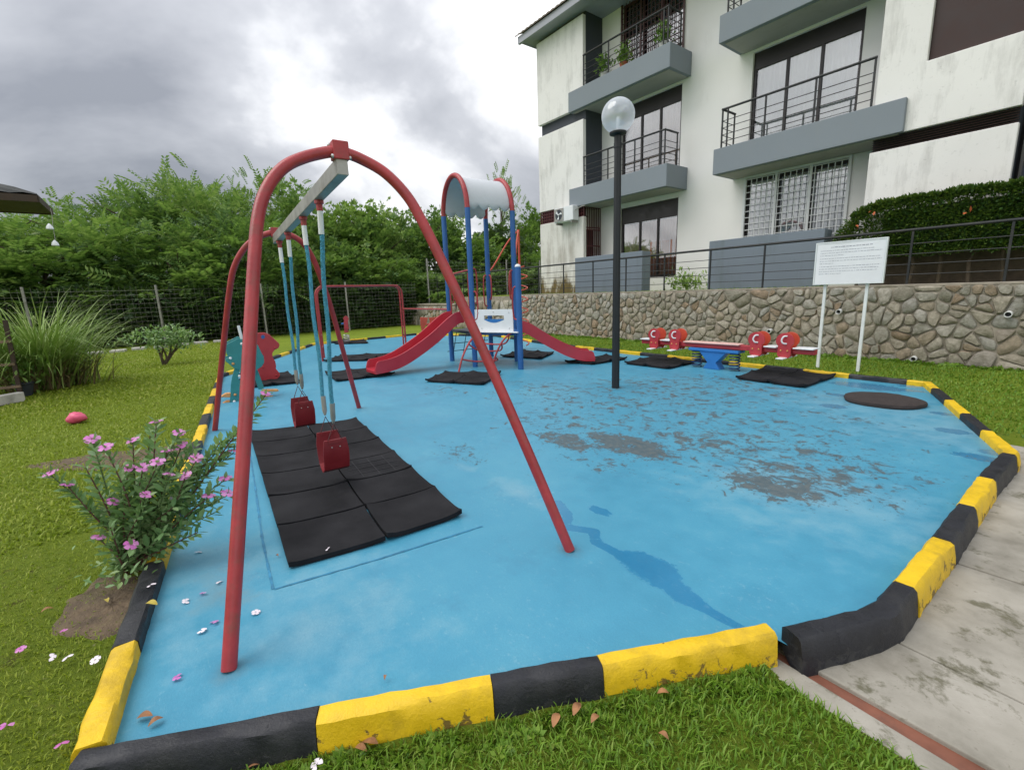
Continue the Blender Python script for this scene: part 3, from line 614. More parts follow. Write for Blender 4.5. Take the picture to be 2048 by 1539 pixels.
# ------------------------------------------------------------------ terrace railing
RV = WV+.12; rl = thing('metal_railing', 'black metal railing with thin rails along the top of the stone wall', 'railing', (-7, RV, TZ))
MB().tube([(-19.4, RV, 2.33), (4, RV, 2.345)], .027, 10).build('top_rail', 'railing_metal', rl, smooth=True)
for z_ in (1.55, 1.73, 1.91, 2.09): MB().tube([(-19.4, RV, z_), (4, RV, z_+.01)], .0085, 6).build('rail', 'railing_metal', rl, smooth=True)
pu = [onV(x, 540, RV)[0] for x in (873, 925, 975, 1022, 1077, 1127, 1186, 1252, 1329, 1420, 1527)]+[onV(1822, 500, RV)[0], onV(2022, 480, RV)[0]]; pu.append((pu[-3]+pu[-2])/2); pu += [pu[-2]+1.35, pu[-2]+2.7, pu[-2]+4.1]
for u in pu: MB().box(u-.018, u+.018, RV-.014, RV+.014, TZ-.05, 2.32).build('post', 'railing_metal', rl, bevel=.004)
# ------------------------------------------------------------------ apartment building
V0, VP, VW = 12.2, 12.30, 13.25; FL = 3.07
bd = thing('apartment_building', 'white three storey apartment block with grey balconies above the stone wall', 'building', (-7.8, VW, TZ))
UL0, UL1, UR0, UR1 = -14.12, -11.83, -3.66, -1.53; DL = (-11.0, -8.75); DR = (-6.70, -4.28)
openL = [(1.80, 4.16), (4.96, 7.31), (8.03, 10.36)]; openR = [(2.25, 4.26), (4.96, 7.31), (8.03, 10.36)]
W1 = VW+.22
for (a, b) in ((-14.1, DL[0]), (DL[1], DR[0]), (DR[1], 4.)): MB().box(a, b, VW, W1, 1.2, 10.6).build('wall', 'wall_white', bd)
for D, ops in ((DL, openL), (DR, openR)):
    zs = [1.2]+[z for o_ in ops for z in o_]+[10.6]
    for i in range(0, len(zs), 2): MB().box(D[0]+.001, D[1]-.001, VW+.002, W1, zs[i], zs[i+1]).build('wall', 'wall_white', bd)
MB().box(-14.1, 4, 15.2, 22, 1.2, 10.5).build('wall', 'wall_white', bd); MB().box(-14.1, -13.9, W1, 15.2, 1.2, 10.5).build('wall', 'wall_white', bd)
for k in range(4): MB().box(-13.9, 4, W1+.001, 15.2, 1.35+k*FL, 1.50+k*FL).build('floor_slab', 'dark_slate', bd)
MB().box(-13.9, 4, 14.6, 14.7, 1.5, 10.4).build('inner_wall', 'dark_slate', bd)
def balcony(u0, u1, zb, rail_u0, rail_u1, ret_left):
    mb = MB(); mb.box(u0, u1, V0, VW-.002, zb, zb+.62); b = mb.build('balcony', 'slab_grey', bd, bevel=.012)
    MB().box(u0+.10, u1-.10, V0+.12, VW-.01, zb-.012, zb+.05).build('soffit', 'soffit', b)
    rv = V0+.10; zt = zb+.62; zr = zt+.93; zz4 = [zt+.16+.165*i for i in range(4)]
    ue = rail_u0 if ret_left else rail_u1                       # corner post that turns back to the wall
    pts = [(rail_u0, rv, zr), (rail_u1, rv, zr)]
    MB().tube([(rail_u0-.02, rv, zr), (rail_u1+.02, rv, zr)], .028, 8).build('handrail', 'railing_metal', b, smooth=True)
    MB().tube([(ue, rv-.02, zr), (ue, rv+.62, zr)], .028, 8).build('handrail', 'railing_metal', b, smooth=True)
    for z_ in zz4:
        MB().tube([(rail_u0, rv, z_), (rail_u1, rv, z_)], .009, 6).build('rail', 'railing_metal', b, smooth=True)
        MB().tube([(ue, rv, z_), (ue, rv+.6, z_)], .009, 6).build('rail', 'railing_metal', b, smooth=True)
    n = 4
    for i in range(n):
        u = rail_u0+(rail_u1-rail_u0)*i/(n-1); MB().box(u-.018, u+.018, rv-.014, rv+.014, zt-.01, zr-.01).build('post', 'railing_metal', b)
    s_ = -1 if ret_left else 1
    MB().box(ue-.016, ue+.016, rv+.58, rv+.61, zt-.01, zr-.01).build('post', 'railing_metal', b); MB().box(ue-s_*.14-.016, ue-s_*.14+.016, rv-.014, rv+.014, zt-.01, zr-.01).build('post', 'railing_metal', b)
    return b
for k in (0, 1):
    balcony(-12.42, -8.47, 4.32+FL*k, -11.80, -8.62, False); balcony(-7.07, -3.12, 4.32+FL*k, -6.92, -3.72, True)
def wavy(u0, u1, v, z0, z1, waves, amp):
    n = int((u1-u0)/.025); V_ = []; F_ = []
    for i in range(n+1):
        u = u0+(u1-u0)*i/n; y = v+amp*math.sin(i/n*waves*2*math.pi)+amp*.5*math.sin(i/n*waves*4.7+1)
        V_ += [(u, y, z0), (u, y+.01*math.sin(i), z1)]
    for i in range(n): F_.append((2*i, 2*i+2, 2*i+3, 2*i+1))
    return MB().add(V_, F_)
def door(u0, u1, z0, z1, head, frame, cmat, n=3, tr=None, grille=None, low=None):
    fv = VW+.07; w_ = .05
    mb = MB(); mb.box(u0+.003, u0+.07, fv, fv+.08, z0, z1-.003); mb.box(u1-.07, u1-.003, fv, fv+.08, z0, z1-.003); mb.box(u0+.07, u1-.07, fv, fv+.08, z1-head, z1-.003); mb.box(u0+.07, u1-.07, fv, fv+.08, z0, z0+.08)
    f = mb.build('window', frame, bd); us_ = np.linspace(u0+.07, u1-.07, n+1)
    for i in range(1, n): MB().box(us_[i]-.03, us_[i]+.03, fv+.005, fv+.075, z0+.08, z1-head).build('mullion', frame, f)
    for i in range(n): MB().box(us_[i]+.03*(i > 0), us_[i+1]-.03*(i < n-1), fv+.038, fv+.044, z0+.08, z1-head).build('pane', 'pane_glass', f)
    for i in range(n): wavy(us_[i]+.035, us_[i+1]-.035, fv+.068, z0+.06, z1-head+.05 if not low else z1-head-.05, 6, .012).build('curtain', cmat, f, smooth=True)
    if low: wavy(u0+(u1-u0)*.48, u1-.06, fv+.058, z0+.05, z0+low, 6, .012).build('curtain', 'curtain_orange', f, smooth=True)
    if grille:
        g = MB(); nu_ = int((u1-u0)/.135); nz_ = int((z1-z0)/.155)
        for i in range(nu_+1):
            u = u0+.03+(u1-u0-.06)*i/nu_; g.box(u-.009, u+.009, VW-.03, VW-.018, z0+.02, z1-.02)
        for i in range(nz_+1):
            z = z0+.03+(z1-z0-.06)*i/nz_; g.box(u0+.02, u1-.02, VW-.018, VW-.008, z-.009, z+.009)
        g.build('grille', grille, f)
        gf = MB()
        for u in (u0, u0+(u1-u0)/3, u0+2*(u1-u0)/3, u1): gf.box(u-.028, u+.028, VW-.045, VW-.031, z0-.02, z1+.0)
        gf.box(u0-.028, u1+.028, VW-.044, VW-.032, z1-.001, z1+.05); gf.build('grille_frame', grille, f)
    return f
door(*DL, *openL[0], .52, 'window_frame', 'curtain_pink', low=1.15); door(*DL, *openL[1], .42, 'window_frame', 'curtain_beige'); door(*DL, *openL[2], .16, 'brown_frame', 'curtain_beige', grille='brown_frame')
door(*DR, *openR[0], .10, 'window_frame', 'curtain_white', grille='white_grille'); door(*DR, *openR[1], .40, 'window_frame', 'curtain_white'); door(*DR, *openR[2], .3, 'window_frame', 'curtain_white')
# piers
for (z0, z1, mt_) in ((1.2, 3.98, 'pier_moss'), (4.43, 7.07, 'pier_white'), (7.46, 10.15, 'pier_white')): MB().box(UL0, UL1, VP, VP+.14, z0, z1).build('pier_panel', mt_, bd, bevel=.012)
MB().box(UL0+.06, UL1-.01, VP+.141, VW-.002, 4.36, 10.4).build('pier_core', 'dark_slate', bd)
MB().box(UL0+.06, UL1-.45, VP+.30, VW-.002, 1.2, 4.355).build('pier_core', 'pier_white', bd)
MB().box(UL0+.03, UL1-.03, VP+.12, VP+.28, 3.982, 4.0).build('pier_core', 'maroon_grille', bd)
vg = MB(); n = 22
for i in range(n+1): u = UL0+.02+(UL1-UL0-.04)*i/n; vg.box(u-.016, u+.016, VP+.03, VP+.07, 3.99, 4.42)
for i in range(5): z = 4.0+.41*i/4; vg.box(UL0+.02, UL1-.02, VP+.035, VP+.065, z-.014, z+.014)
vg.build('vent_grille', 'maroon_grille', bd); MB().box(UL0+.04, UL1-.02, VP+.09, VP+.11, 3.99, 4.42).build('vent_back', 'dark_void', bd)
gd = MB(); y0_, y1_ = VP+.16, VW-.05
for i in range(9): y = y0_+(y1_-y0_)*i/8; gd.box(UL1-.05, UL1-.03, y-.012, y+.012, 1.5, 4.3)
for z in (1.5, 2.0, 2.5, 3.0, 3.55, 3.62, 4.3): gd.box(UL1-.055, UL1-.028, y0_, y1_, z-.018, z+.018)
g1 = gd.build('grille_gate', 'maroon_grille', bd); MB().box(UL1-.40, UL1-.39, y0_, y1_, 1.4, 3.6).build('gate_back', 'brown_screen', g1)
MB().box(UR0, UR1, VP, VP+.14, 1.2, 4.06).build('pier_panel', 'pier_white', bd, bevel=.012)
mb = MB().prism([(UR0, VP+.07, 4.33), (UR1, VP+.07, 4.33), (UR1, VP+.07, 5.5), (-2.9, VP+.07, 5.5), (-2.9, VP+.07, 6.92), (UR0, VP+.07, 6.92)], (0, 1, 0), .14); mb.build('pier_panel', 'pier_white', bd, bevel=.012)
MB().box(-2.89, UR1+.0, VP+.09, VP+.139, 5.505, 6.95).build('screen', 'brown_screen', bd)
MB().box(UR0, UR1, VP, VP+.14, 7.46, 10.15).build('pier_panel', 'pier_white', bd, bevel=.012)
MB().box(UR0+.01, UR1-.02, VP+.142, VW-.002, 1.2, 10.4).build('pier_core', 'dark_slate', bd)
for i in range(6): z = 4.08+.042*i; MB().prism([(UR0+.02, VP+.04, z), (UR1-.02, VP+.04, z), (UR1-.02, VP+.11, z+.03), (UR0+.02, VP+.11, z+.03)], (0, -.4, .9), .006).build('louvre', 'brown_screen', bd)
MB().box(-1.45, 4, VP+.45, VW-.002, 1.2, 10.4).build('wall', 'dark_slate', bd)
# roof
rf = MB(); n = 420; V_ = []; F_ = []
for i in range(n+1):
    u = -14.62+19*i/n; h = .028*abs(math.sin(u*math.pi/.22))
    V_ += [(u, 11.74, 10.46+h), (u, 18, 13.3+h), (u, 11.74, 10.43)]
for i in range(n): F_ += [(3*i, 3*i+3, 3*i+4, 3*i+1), (3*i+2, 3*i+5, 3*i+3, 3*i)]
roof = rf.add(V_, F_).build('roof', 'roof_tile', bd)
MB().box(-14.55, 4.3, 11.80, 11.90, 10.20, 10.425).build('fascia', 'fascia', roof); MB().box(-14.55, 4.3, 11.90, VW+.3, 10.27, 10.33).build('eave_soffit', 'fascia', roof)
MB().prism([(-14.5, 11.8, 10.25), (-14.5, 22, 10.25), (-14.5, 22, 11.4), (-14.5, 18, 13.2)], (1, 0, 0), .06).build('gable_board', 'fascia', roof)
MB().prism([(-14.05, W1, 10.4), (-14.05, 22, 10.4), (-14.05, 18, 13.)], (1, 0, 0), .1).build('gable', 'wall_white', bd)
# low grey walls in front of the ground floor
t_ = thing('low_wall', 'plain grey low wall before the brown curtained door, left of the lamp post', 'wall', (-10.2, 11.56, TZ)); MB().box(-11.46, -8.72, 11.5, 11.63, 1.2, 2.53).build('panel', 'low_wall_grey', t_, bevel=.012); MB().box(-8.9, -8.72, 11.631, 11.9, 1.2, 2.525).build('return', 'low_wall_grey', t_, bevel=.01)
t_ = thing('low_wall', 'grey low wall under the window with the white grille', 'wall', (-5.3, 11.56, TZ)); MB().box(-6.66, -4.06, 11.5, 11.63, 1.2, 2.58).build('panel', 'low_wall_grey', t_, bevel=.012); MB().box(-4.24, -4.06, 11.631, 11.9, 1.2, 2.575).build('return', 'low_wall_grey', t_, bevel=.01)
# air conditioner
ac = thing('air_conditioner', 'white outdoor air conditioner hung on the stained pier below the lower left balcony', 'air conditioner', (-12.5, 12.13, 3.86))
MB().box(-12.97, -12.02, 11.98, 12.27, 3.87, 4.36).build('casing', 'white_plastic', ac, bevel=.02)
MB().box(-12.95, -12.48, 11.962, 11.979, 3.90, 4.33).build('fan_grille', 'galv', ac, bevel=.004)
fo = MB(); fo.add([(-12.71+.18*math.cos(a), 11.958, 4.115+.18*math.sin(a)) for a in np.linspace(0, 2*math.pi, 24, endpoint=False)], [tuple(range(24))]); fo.build('fan_opening', 'dark_slate', ac)
fb = MB()
for k in range(3): a = k*2.09; fb.add([(-12.71+.02*math.cos(a+1.5), 11.953, 4.115+.02*math.sin(a+1.5)), (-12.71+.17*math.cos(a), 11.952, 4.115+.17*math.sin(a)), (-12.71+.16*math.cos(a+.6), 11.950, 4.115+.16*math.sin(a+.6))], [(0, 1, 2)])
fb.sphere((-12.71, 11.95, 4.115), .035, 10, 6); fb.build('fan_blades', 'white_plastic', ac)
MB().box(-12.9, -12.86, 11.99, 12.29, 3.79, 3.868).box(-12.14, -12.10, 11.99, 12.29, 3.79, 3.868).build('bracket', 'galv', ac)
MB().tube(smoothpath([(-12.02, 12.1, 4.2), (-11.9, 12.08, 4.22), (-11.7, 12.2, 4.3), (-11.6, 12.6, 4.33)], 5), .014, 6).build('pipe', 'galv', ac, smooth=True)
# ------------------------------------------------------------------ wire fence before the trees
FU = -22.
fn = thing('wire_fence', 'long thin wire mesh fence with grey posts in front of the trees', 'fence', (FU, 0, 0))
for v in np.arange(-13.9, 10.6, 3.5): MB().tube([(FU, v+.08, -.1), (FU, v+.08, 2.2)], .04, 8).build('post', 'galv', fn, smooth=True)
wm = MB()
for z in np.arange(.1, 2.17, .16): wm.tube([(FU+.045, -14, z), (FU+.045, 10.7, z)], .0028, 3, caps=False)
for v in np.arange(-14, 10.7, .16): wm.tube([(FU+.05, v, .08), (FU+.05, v, 2.16)], .0022, 3, caps=False)
o = wm.build('wire_mesh', 'galv', fn); o['kind'] = 'stuff'
fn = thing('wire_fence', 'upper wire fence on the bank behind the playground tower', 'fence', (-22.5, 16, .9))
for v in np.arange(11.7, 27, 2.6): MB().tube([(-22.5, v, .8), (-22.5, v, 3.35)], .04, 8).build('post', 'galv', fn, smooth=True)
wm = MB()
for z in np.arange(1., 3.3, .18): wm.tube([(-22.455, 11.6, z), (-22.455, 27, z)], .0026, 3, caps=False)
for v in np.arange(11.6, 27, .18): wm.tube([(-22.45, v, .95), (-22.45, v, 3.3)], .002, 3, caps=False)
o = wm.build('wire_mesh', 'galv', fn); o['kind'] = 'stuff'
# stepping slabs along the fence
def pslab(u, v, lab, i):
    t_ = MB().box(-.23, .23, -.2, .2, -.03, .05).build('stepping_slab', 'pale_slab', None, bevel=.012); t_.location = (u, v, .0); t_.rotation_euler = (0, 0, random.uniform(-.12, .12)); tag(t_, lab, 'paving slab', 'pale slabs along the fence')
ordn = ['first', 'second', 'third', 'fourth', 'fifth', 'sixth', 'seventh', 'eighth', 'ninth']
for i, (x, y) in enumerate(((140, 712), (190, 707), (236, 703), (278, 698), (322, 695), (366, 690), (403, 686), (440, 683), (478, 680))):
    g = G(x, y); pslab(g[0]-.2, g[1], '%s pale stepping slab from the tall grass clump, along the fence' % ordn[i], i)
# ------------------------------------------------------------------ lamp post
lb = G(1231, 775); lx, ly = lb[0], lb[1]
lp = thing('lamp_post', 'tall black lamp post with a clear glass globe on the blue floor', 'lamp', (lx, ly, 0))
MB().lathe((lx, ly, 0), [(.058, -.02), (.056, .9), (.052, 2.), (.05, 3.40), (.056, 3.405), (.056, 3.47), (.052, 3.475), (.052, 3.56)], 18).build('pole', 'black_paint', lp, smooth=True)
MB().lathe((lx, ly, 3.56), [(.055, 0), (.115, .02), (.118, .045), (.10, .05), (.02, .052)], 20).build('collar', 'black_paint', lp, smooth=True)
gz = 3.815; o = MB().add(*_sph((lx, ly, gz), .225, 32, 20, (1, 1, 1))).build('globe', 'globe_glass', lp, smooth=True, auto=180)
MB().lathe((lx, ly, 3.61), [(.05, 0), (.05, .03), (.028, .04), (.024, .06), (.024, .17), (.018, .19), (.005, .195)], 14).build('bulb', 'white_plastic', lp, smooth=True)
# ------------------------------------------------------------------ notice board
sa, sb = G(1635, 732), G(1715, 741); sa[1] = sb[1] = 9.25; sa[0] = onV(1635, 735, 9.25)[0]; sb[0] = onV(1716, 735, 9.25)[0]
sg = thing('notice_board', 'white notice board of printed rules on two pale posts before the stone wall', 'sign', ((sa[0]+sb[0])/2, 9.25, 0))
for q in (sa, sb):
    MB().box(q[0]-.022, q[0]+.022, 9.23, 9.27, -.08, 2.0).build('post', 'white_metal', sg, bevel=.004)
bp = [onV(x, y, 9.2) for x, y in ((1640, 487), (1776, 477), (1762, 566), (1625, 568))]
ux0, ux1 = (bp[0][0]+bp[3][0])/2, (bp[1][0]+bp[2][0])/2; z0, z1 = 1.45, 2.11
board = MB().box(ux0, ux1, 9.185, 9.225, z0, z1).build('board', 'white_plastic', sg, bevel=.006)
fr = MB(); fr.box(ux0-.008, ux1+.008, 9.178, 9.231, z1, z1+.02); fr.box(ux0-.008, ux1+.008, 9.178, 9.231, z0-.02, z0); fr.box(ux0-.02, ux0-.0005, 9.178, 9.231, z0-.02, z1+.02); fr.box(ux1+.0005, ux1+.02, 9.178, 9.231, z0-.02, z1+.02); fr.build('frame', 'white_metal', sg, bevel=.003)
M('print_grey', (.30, .31, .36), .6, .1, 8)
pr = MB(); W_ = ux1-ux0; rng2 = random.Random(4)
def textline(z, a, b, h):
    u = ux0+W_*a
    while u < ux0+W_*b:
        w_ = rng2.uniform(.012, .045); hh = h*rng2.uniform(.7, 1); pr.add([(u, 9.1835, z), (min(u+w_, ux0+W_*b), 9.1835, z), (min(u+w_, ux0+W_*b), 9.1835, z+hh), (u, 9.1835, z+hh)], [(0, 1, 2, 3)]); u += w_+rng2.uniform(.006, .012)
textline(2.035, .22, .82, .014)
for z, a, b in ((1.985, .06, .85), (1.945, .06, .96), (1.905, .06, .42), (1.855, .06, .95), (1.815, .06, .96), (1.775, .06, .28), (1.725, .06, .95), (1.685, .06, .93), (1.645, .06, .92), (1.605, .06, .4)): textline(z, a, b, .008)
pr.build('printed_text', 'print_grey', board)['kind'] = 'stuff'
# ------------------------------------------------------------------ swing frame
f1, f2, g1_, g2_ = G(458, 1338), G(1140, 1100), G(430, 860), G(718, 815)
ap1 = np.array([-2.74, .945, 2.28]); ap2 = np.array([-5.52, 1.15, 2.27])
sw = thing('swing_stand', 'red tubular swing frame with two arched ends and a galvanised top beam', 'swing', ((f1+g2_)/2*[1, 1, 0]))
def legpath(px, fa, fb, ap):
    n = np.cross(fb-fa, ap-fa); return [onP(x, y, fa, n) for x, y in px]
LN = [(458, 1338), (475, 1080), (492, 820), (508, 530), (517, 430), (535, 375), (566, 336), (605, 316), (650, 305), (676, 303)]
RN = [(682, 303), (720, 317), (770, 346), (815, 393), (848, 450), (885, 525), (925, 610), (1000, 775), (1070, 935), (1140, 1100)]
A = legpath(LN, f1, f2, ap1); B = legpath(RN, f1, f2, ap1)
def legtube(P, r, nm='leg'):
    P = list(P)
    return MB().tube(smoothpath(P, 5), r, 14).build(nm, 'red_paint', sw, smooth=True)
legtube(A, .030); legtube(B, .030)
for q in ():  MB().lathe((q[0], q[1], 0), [(.048, .0), (.047, .006), (.043, .009)], 14).build('foot_collar', 'red_paint', sw, smooth=True)
LF = [(430, 860), (446, 700), (460, 575), (470, 530), (490, 495), (515, 475), (540, 466), (548, 465)]; RF = [(552, 465), (580, 470), (605, 486), (625, 515), (640, 552), (662, 615), (690, 715), (718, 815)]
legtube(legpath(LF, g1_, g2_, ap2), .030); legtube(legpath(RF, g1_, g2_, ap2), .030)
bdv = (ap2-ap1); bl = np.linalg.norm(bdv); bdv = bdv/bl; sx = np.cross(bdv, (0, 0, 1)); sx /= np.linalg.norm(sx); up_ = np.cross(sx, bdv)
for k, (p, s_) in enumerate(((A[-1]*.5+B[0]*.5, 1), (np.array(legpath([(550, 465)], g1_, g2_, ap2)[0]), -1))):
    bk = MB().obox(p+up_*.0, bdv, sx, up_, .04, .043, .048).build('bracket', 'red_paint', sw, bevel=.006)
    for a_ in (-1, 1):
        for b_ in (-1, 1): MB().sphere(p+bdv*s_*(.052*0+.03)*a_+sx*.046*b_+up_*.035*a_, .011, 8, 6).build('bolt', 'steel', bk, smooth=True)
    if k == 0: q0 = p+bdv*.0
    else: q1 = p
cA, cB = q0+bdv*.0-up_*.085, q1-up_*.07
bmv = cB-cA; MB().bar(cA+bmv*.0-bdv*.03, cB, .062, .085).build('beam', 'galv', sw, bevel=.004)
MB().bar(q0-up_*.02, cA-up_*.0+bdv*.05, .05, .05).build('bracket_neck', 'red_paint', sw)
def beam_at(u): return cA+bmv*(u-cA[0])/(cB[0]-cA[0])
hang_u = [onP(x, y, cA, sx)[0] for x, y in ((637, 388), (606, 422), (577, 462), (561, 482))]
for u in hang_u:
    p = beam_at(u)-np.array([0, 0, .045]); MB().lathe((p[0], p[1], p[2]-.075), [(.012, 0), (.02, .01), (.021, .05), (.03, .055), (.03, .076)], 10).build('hanger', 'red_paint', sw, smooth=True)
# swings: seat strap, two ropes, sleeves and triangle links
def swing(hu, ub, zc, tilt, label):
    p0, p1 = beam_at(hu[0]), beam_at(hu[1]); ctr = (p0+p1)/2; base = np.array([ub, 0, zc]); tpar = (ub-cA[0])/(cB[0]-cA[0]); base[1] = (cA+bmv*tpar)[1]+tilt
    t_ = thing('swing', label, 'swing', (base[0], base[1], zc), 'rope swings hung on the red frame')
    d = -bdv*np.array([1, 1, 0]); d /= np.linalg.norm(d); s_ = np.array([-d[1], d[0], 0])      # d towards the camera end
    hw, ht = .115, .095                                                    # strap: half span of the U, half width
    prof = [(-.135, .28), (-.133, .19), (-.12, .1), (-.09, .035), (-.045, .008), (0, 0), (.045, .008), (.09, .035), (.12, .1), (.133, .19), (.135, .28)]
    V_ = []; F_ = []; m_ = len(prof)
    for k, (a, z) in enumerate(prof):
        nr = np.array([prof[min(k+1, m_-1)][0]-prof[max(k-1, 0)][0], prof[min(k+1, m_-1)][1]-prof[max(k-1, 0)][1]]); nr /= np.linalg.norm(nr); nn = np.array([-nr[1], nr[0]])
        wd = ht*(.86 if k in (0, m_-1) else 1.)
        for th in (-.006, .006):
            for w_ in (-wd, wd): V_.append(base+d*(a+nn[0]*th)+s_*w_+np.array([0, 0, z+nn[1]*th]))
    for k in range(m_-1):
        a = 4*k; b = a+4; F_ += [(a, a+1, b+1, b), (a+2, b+2, b+3, a+3), (a, b, b+2, a+2), (a+1, a+3, b+3, b+1)]
    F_ += [(0, 2, 3, 1), (4*(m_-1), 4*(m_-1)+1, 4*(m_-1)+3, 4*(m_-1)+2)]
    st_ = MB().add(V_, F_).build('seat', 'seat_red', t_, smooth=True, auto=30)
    for sgn, hp in ((1, p0), (-1, p1)):
        e = base+d*.135*sgn+np.array([0, 0, .27]); tri = e+d*.01*sgn+np.array([0, 0, .13])
        MB().tube([e+s_*.055, e-s_*.055, tri], .006, 6, closed=True).build('triangle_link', 'maroon_grille', t_, smooth=True)
        MB().obox(e-np.array([0, 0, .005]), d, s_, (0, 0, 1), .012, .05, .012).build('clamp', 'seat_red', st_)
        for w_ in (-.03, .03): MB().sphere(e+s_*w_-np.array([0, 0, .05])+d*.008*sgn, .006, 8, 5).build('rivet', 'steel', st_)
        top = hp-np.array([0, 0, .12]); bot = tri
        pts = [top+(bot-top)*k/16+np.array([1, 1, 0])*.008*math.sin(k*1.1+sgn) for k in range(17)]; pts[0], pts[-1] = top, bot
        sv_ = lambda a, b: [top+(bot-top)*a, top+(bot-top)*b]
        L_ = np.linalg.norm(bot-top)
        # twisted rope: three strands
        for ph in range(3):
            pp = []; nturn = 30
            dirv = (bot-top)/L_; ex = np.cross(dirv, (1, 0, 0)); ex /= np.linalg.norm(ex); ey = np.cross(dirv, ex)
            K = 260
            for k in range(K+1):
                u = .07/L_+(1-.15/L_)*k/K; c_ = top+(bot-top)*u; i_ = u*16; c_ = c_+np.array([1, 1, 0])*.004*math.sin(i_*.8+sgn)*min(1, 8*u, 8*(1-u)); an = 2*math.pi*(ph/3+nturn*k/K)
                pp.append(c_+.0078*(math.cos(an)*ex+math.sin(an)*ey))
            MB().tube(pp, .0085, 5, caps=False).build('rope_strand', 'rope_blue', t_, smooth=True)
        MB().tube([top+np.array([0, 0, .015]), top+(bot-top)*(.14/L_)], .019, 10).build('sleeve', 'white_plastic', t_, smooth=True)
        MB().tube([top+(bot-top)*(1-.17/L_), top+(bot-top)*(1-.05/L_), bot+(top-bot)*(.012/L_)], [.019, .019, .008], 10).build('sleeve', 'galv', t_, smooth=True)
    return t_
swing((hang_u[0], hang_u[1]), (hang_u[0]+hang_u[1])/2-.02, .155, -.035, 'nearer rope swing with a red strap seat above the black mats')
swing((hang_u[2], hang_u[3]), (hang_u[2]+hang_u[3])/2-.02, .20, -.02, 'farther rope swing with a red strap seat, half behind the nearer one')
# ------------------------------------------------------------------ rubber mats
def mat_tile(c4, z=.0, th=.032, lift=.022, n=7, parent=None, squares=False):
    """tile from four ground corners, edges curled up a little"""
    a, b, c, d = [np.array(q[:2]) for q in c4]; V_ = []
    for i in range(n+1):
        for j in range(n+1):
            u, v = i/n, j/n; p = a*(1-u)*(1-v)+b*u*(1-v)+c*u*v+d*(1-u)*v
            e = max(abs(2*u-1), abs(2*v-1)); cr = abs(2*u-1)*abs(2*v-1); h = lift*(.55*max(0, e-.35)**2+1.0*cr**4)+.002*random.random()
            V_.append((*p, z+th+h))
    m_ = (n+1)**2; V2 = [(x, y, max(.001, z_-th+(.0 if True else 0))) for x, y, z_ in V_]; I = lambda i, j: i*(n+1)+j; F_ = []
    for i in range(n):
        for j in range(n): F_ += [(I(i, j), I(i+1, j), I(i+1, j+1), I(i, j+1)), (m_+I(i, j), m_+I(i, j+1), m_+I(i+1, j+1), m_+I(i+1, j))]
    for k in range(n):
        for (p_, q_) in (((k, 0), (k+1, 0)), ((n, k), (n, k+1)), ((k+1, n), (k, n)), ((0, k+1), (0, k))): F_.append((I(*p_), I(*q_), m_+I(*q_), m_+I(*p_)))
    return MB().add(V_+V2, F_)
q_nl, q_nm, q_nr = G(582, 1140), G(775, 1085), G(925, 1035); q_fl, q_fm, q_fr = G(500, 868), G(615, 855), G(712, 842)
rows = ['nearest', 'second', 'third', 'fourth', 'fifth', 'farthest']
for side, (na, nb, fa, fb) in (('left', (q_nl, q_nm, q_fl, q_fm)), ('right', (q_nm, q_nr, q_fm, q_fr))):
    off = 0 if side == 'left' else .03
    for r in range(6):
        t0, t1 = r/6+.003, (r+1)/6-.003
        c4 = [na+(fa-na)*t0, nb+(fb-nb)*t0, nb+(fb-nb)*t1, na+(fa-na)*t1]; sg_ = .012 if side == 'right' else -.006
        ctr = sum(c4)/4; c4 = [ctr+(p-ctr)*(.992+.01*random.random())+np.array([0, .006 if side == 'right' else -.006, 0]) for p in c4]
        t_ = mat_tile(c4, lift=.011+.012*random.random(), n=9).build('rubber_mat', 'rubber', None, smooth=True, auto=40)
        tag(t_, '%s black rubber mat in the %s column under the swings' % (rows[r], side), 'mat', 'square mats under the swings')
        if side == 'right' and r == 2:
            gm = MB(); 
            for k in range(1, 4):
                for (pa, pb, pc, pd) in ((c4[0], c4[1], c4[3], c4[2]), (c4[0], c4[3], c4[1], c4[2])):
                    a_ = pa+(pc-pa)*k/4; b_ = pb+(pd-pb)*k/4; gm.bar(a_+(b_-a_)*.06+np.array([0, 0, .036]), b_-(b_-a_)*.06+np.array([0, 0, .036]), .006, .003)
            t2 = gm.build('score_line', 'dark_void', t_)
def mat_set(px, label, nu_=2, nv_=2, lift=.03):
    c = [G(*p) for p in px]; t_ = thing('rubber_mat', label, 'mat', sum(c)/4, 'loose rubber mats round the play equipment')
    for i in range(nu_):
        for j in range(nv_):
            bl_ = lambda u, v: c[0]*(1-u)*(1-v)+c[1]*u*(1-v)+c[2]*u*v+c[3]*(1-u)*v
            g = .004; u0, u1, v0, v1 = i/nu_+g, (i+1)/nu_-g, j/nv_+g, (j+1)/nv_-g
            mat_tile([bl_(u0, v0), bl_(u1, v0), bl_(u1, v1), bl_(u0, v1)], lift=lift*(.8+.5*random.random()), n=6).build('tile', 'rubber', t_, smooth=True, auto=40)
mat_set([(650, 748), (744, 738), (791, 750), (673, 764)], 'black mat at the foot of the left slide')
mat_set([(646, 724), (681, 713), (789, 708), (735, 722)], 'black mat under the red overhead ladder', 3, 2)
mat_set([(667, 689), (687, 680), (729, 681), (737, 687)], 'black mat below the far red spring rider')
mat_set([(485, 778), (603, 766), (577, 747), (490, 752)], 'black mat under the red spring rider behind the swing')
mat_set([(850, 764), (890, 747), (1003, 748), (967, 771)], 'black mat at the foot of the red loop climber')
mat_set([(1000, 714), (1048, 703), (1108, 707), (1082, 719)], 'black mat behind the tower under the right slide')
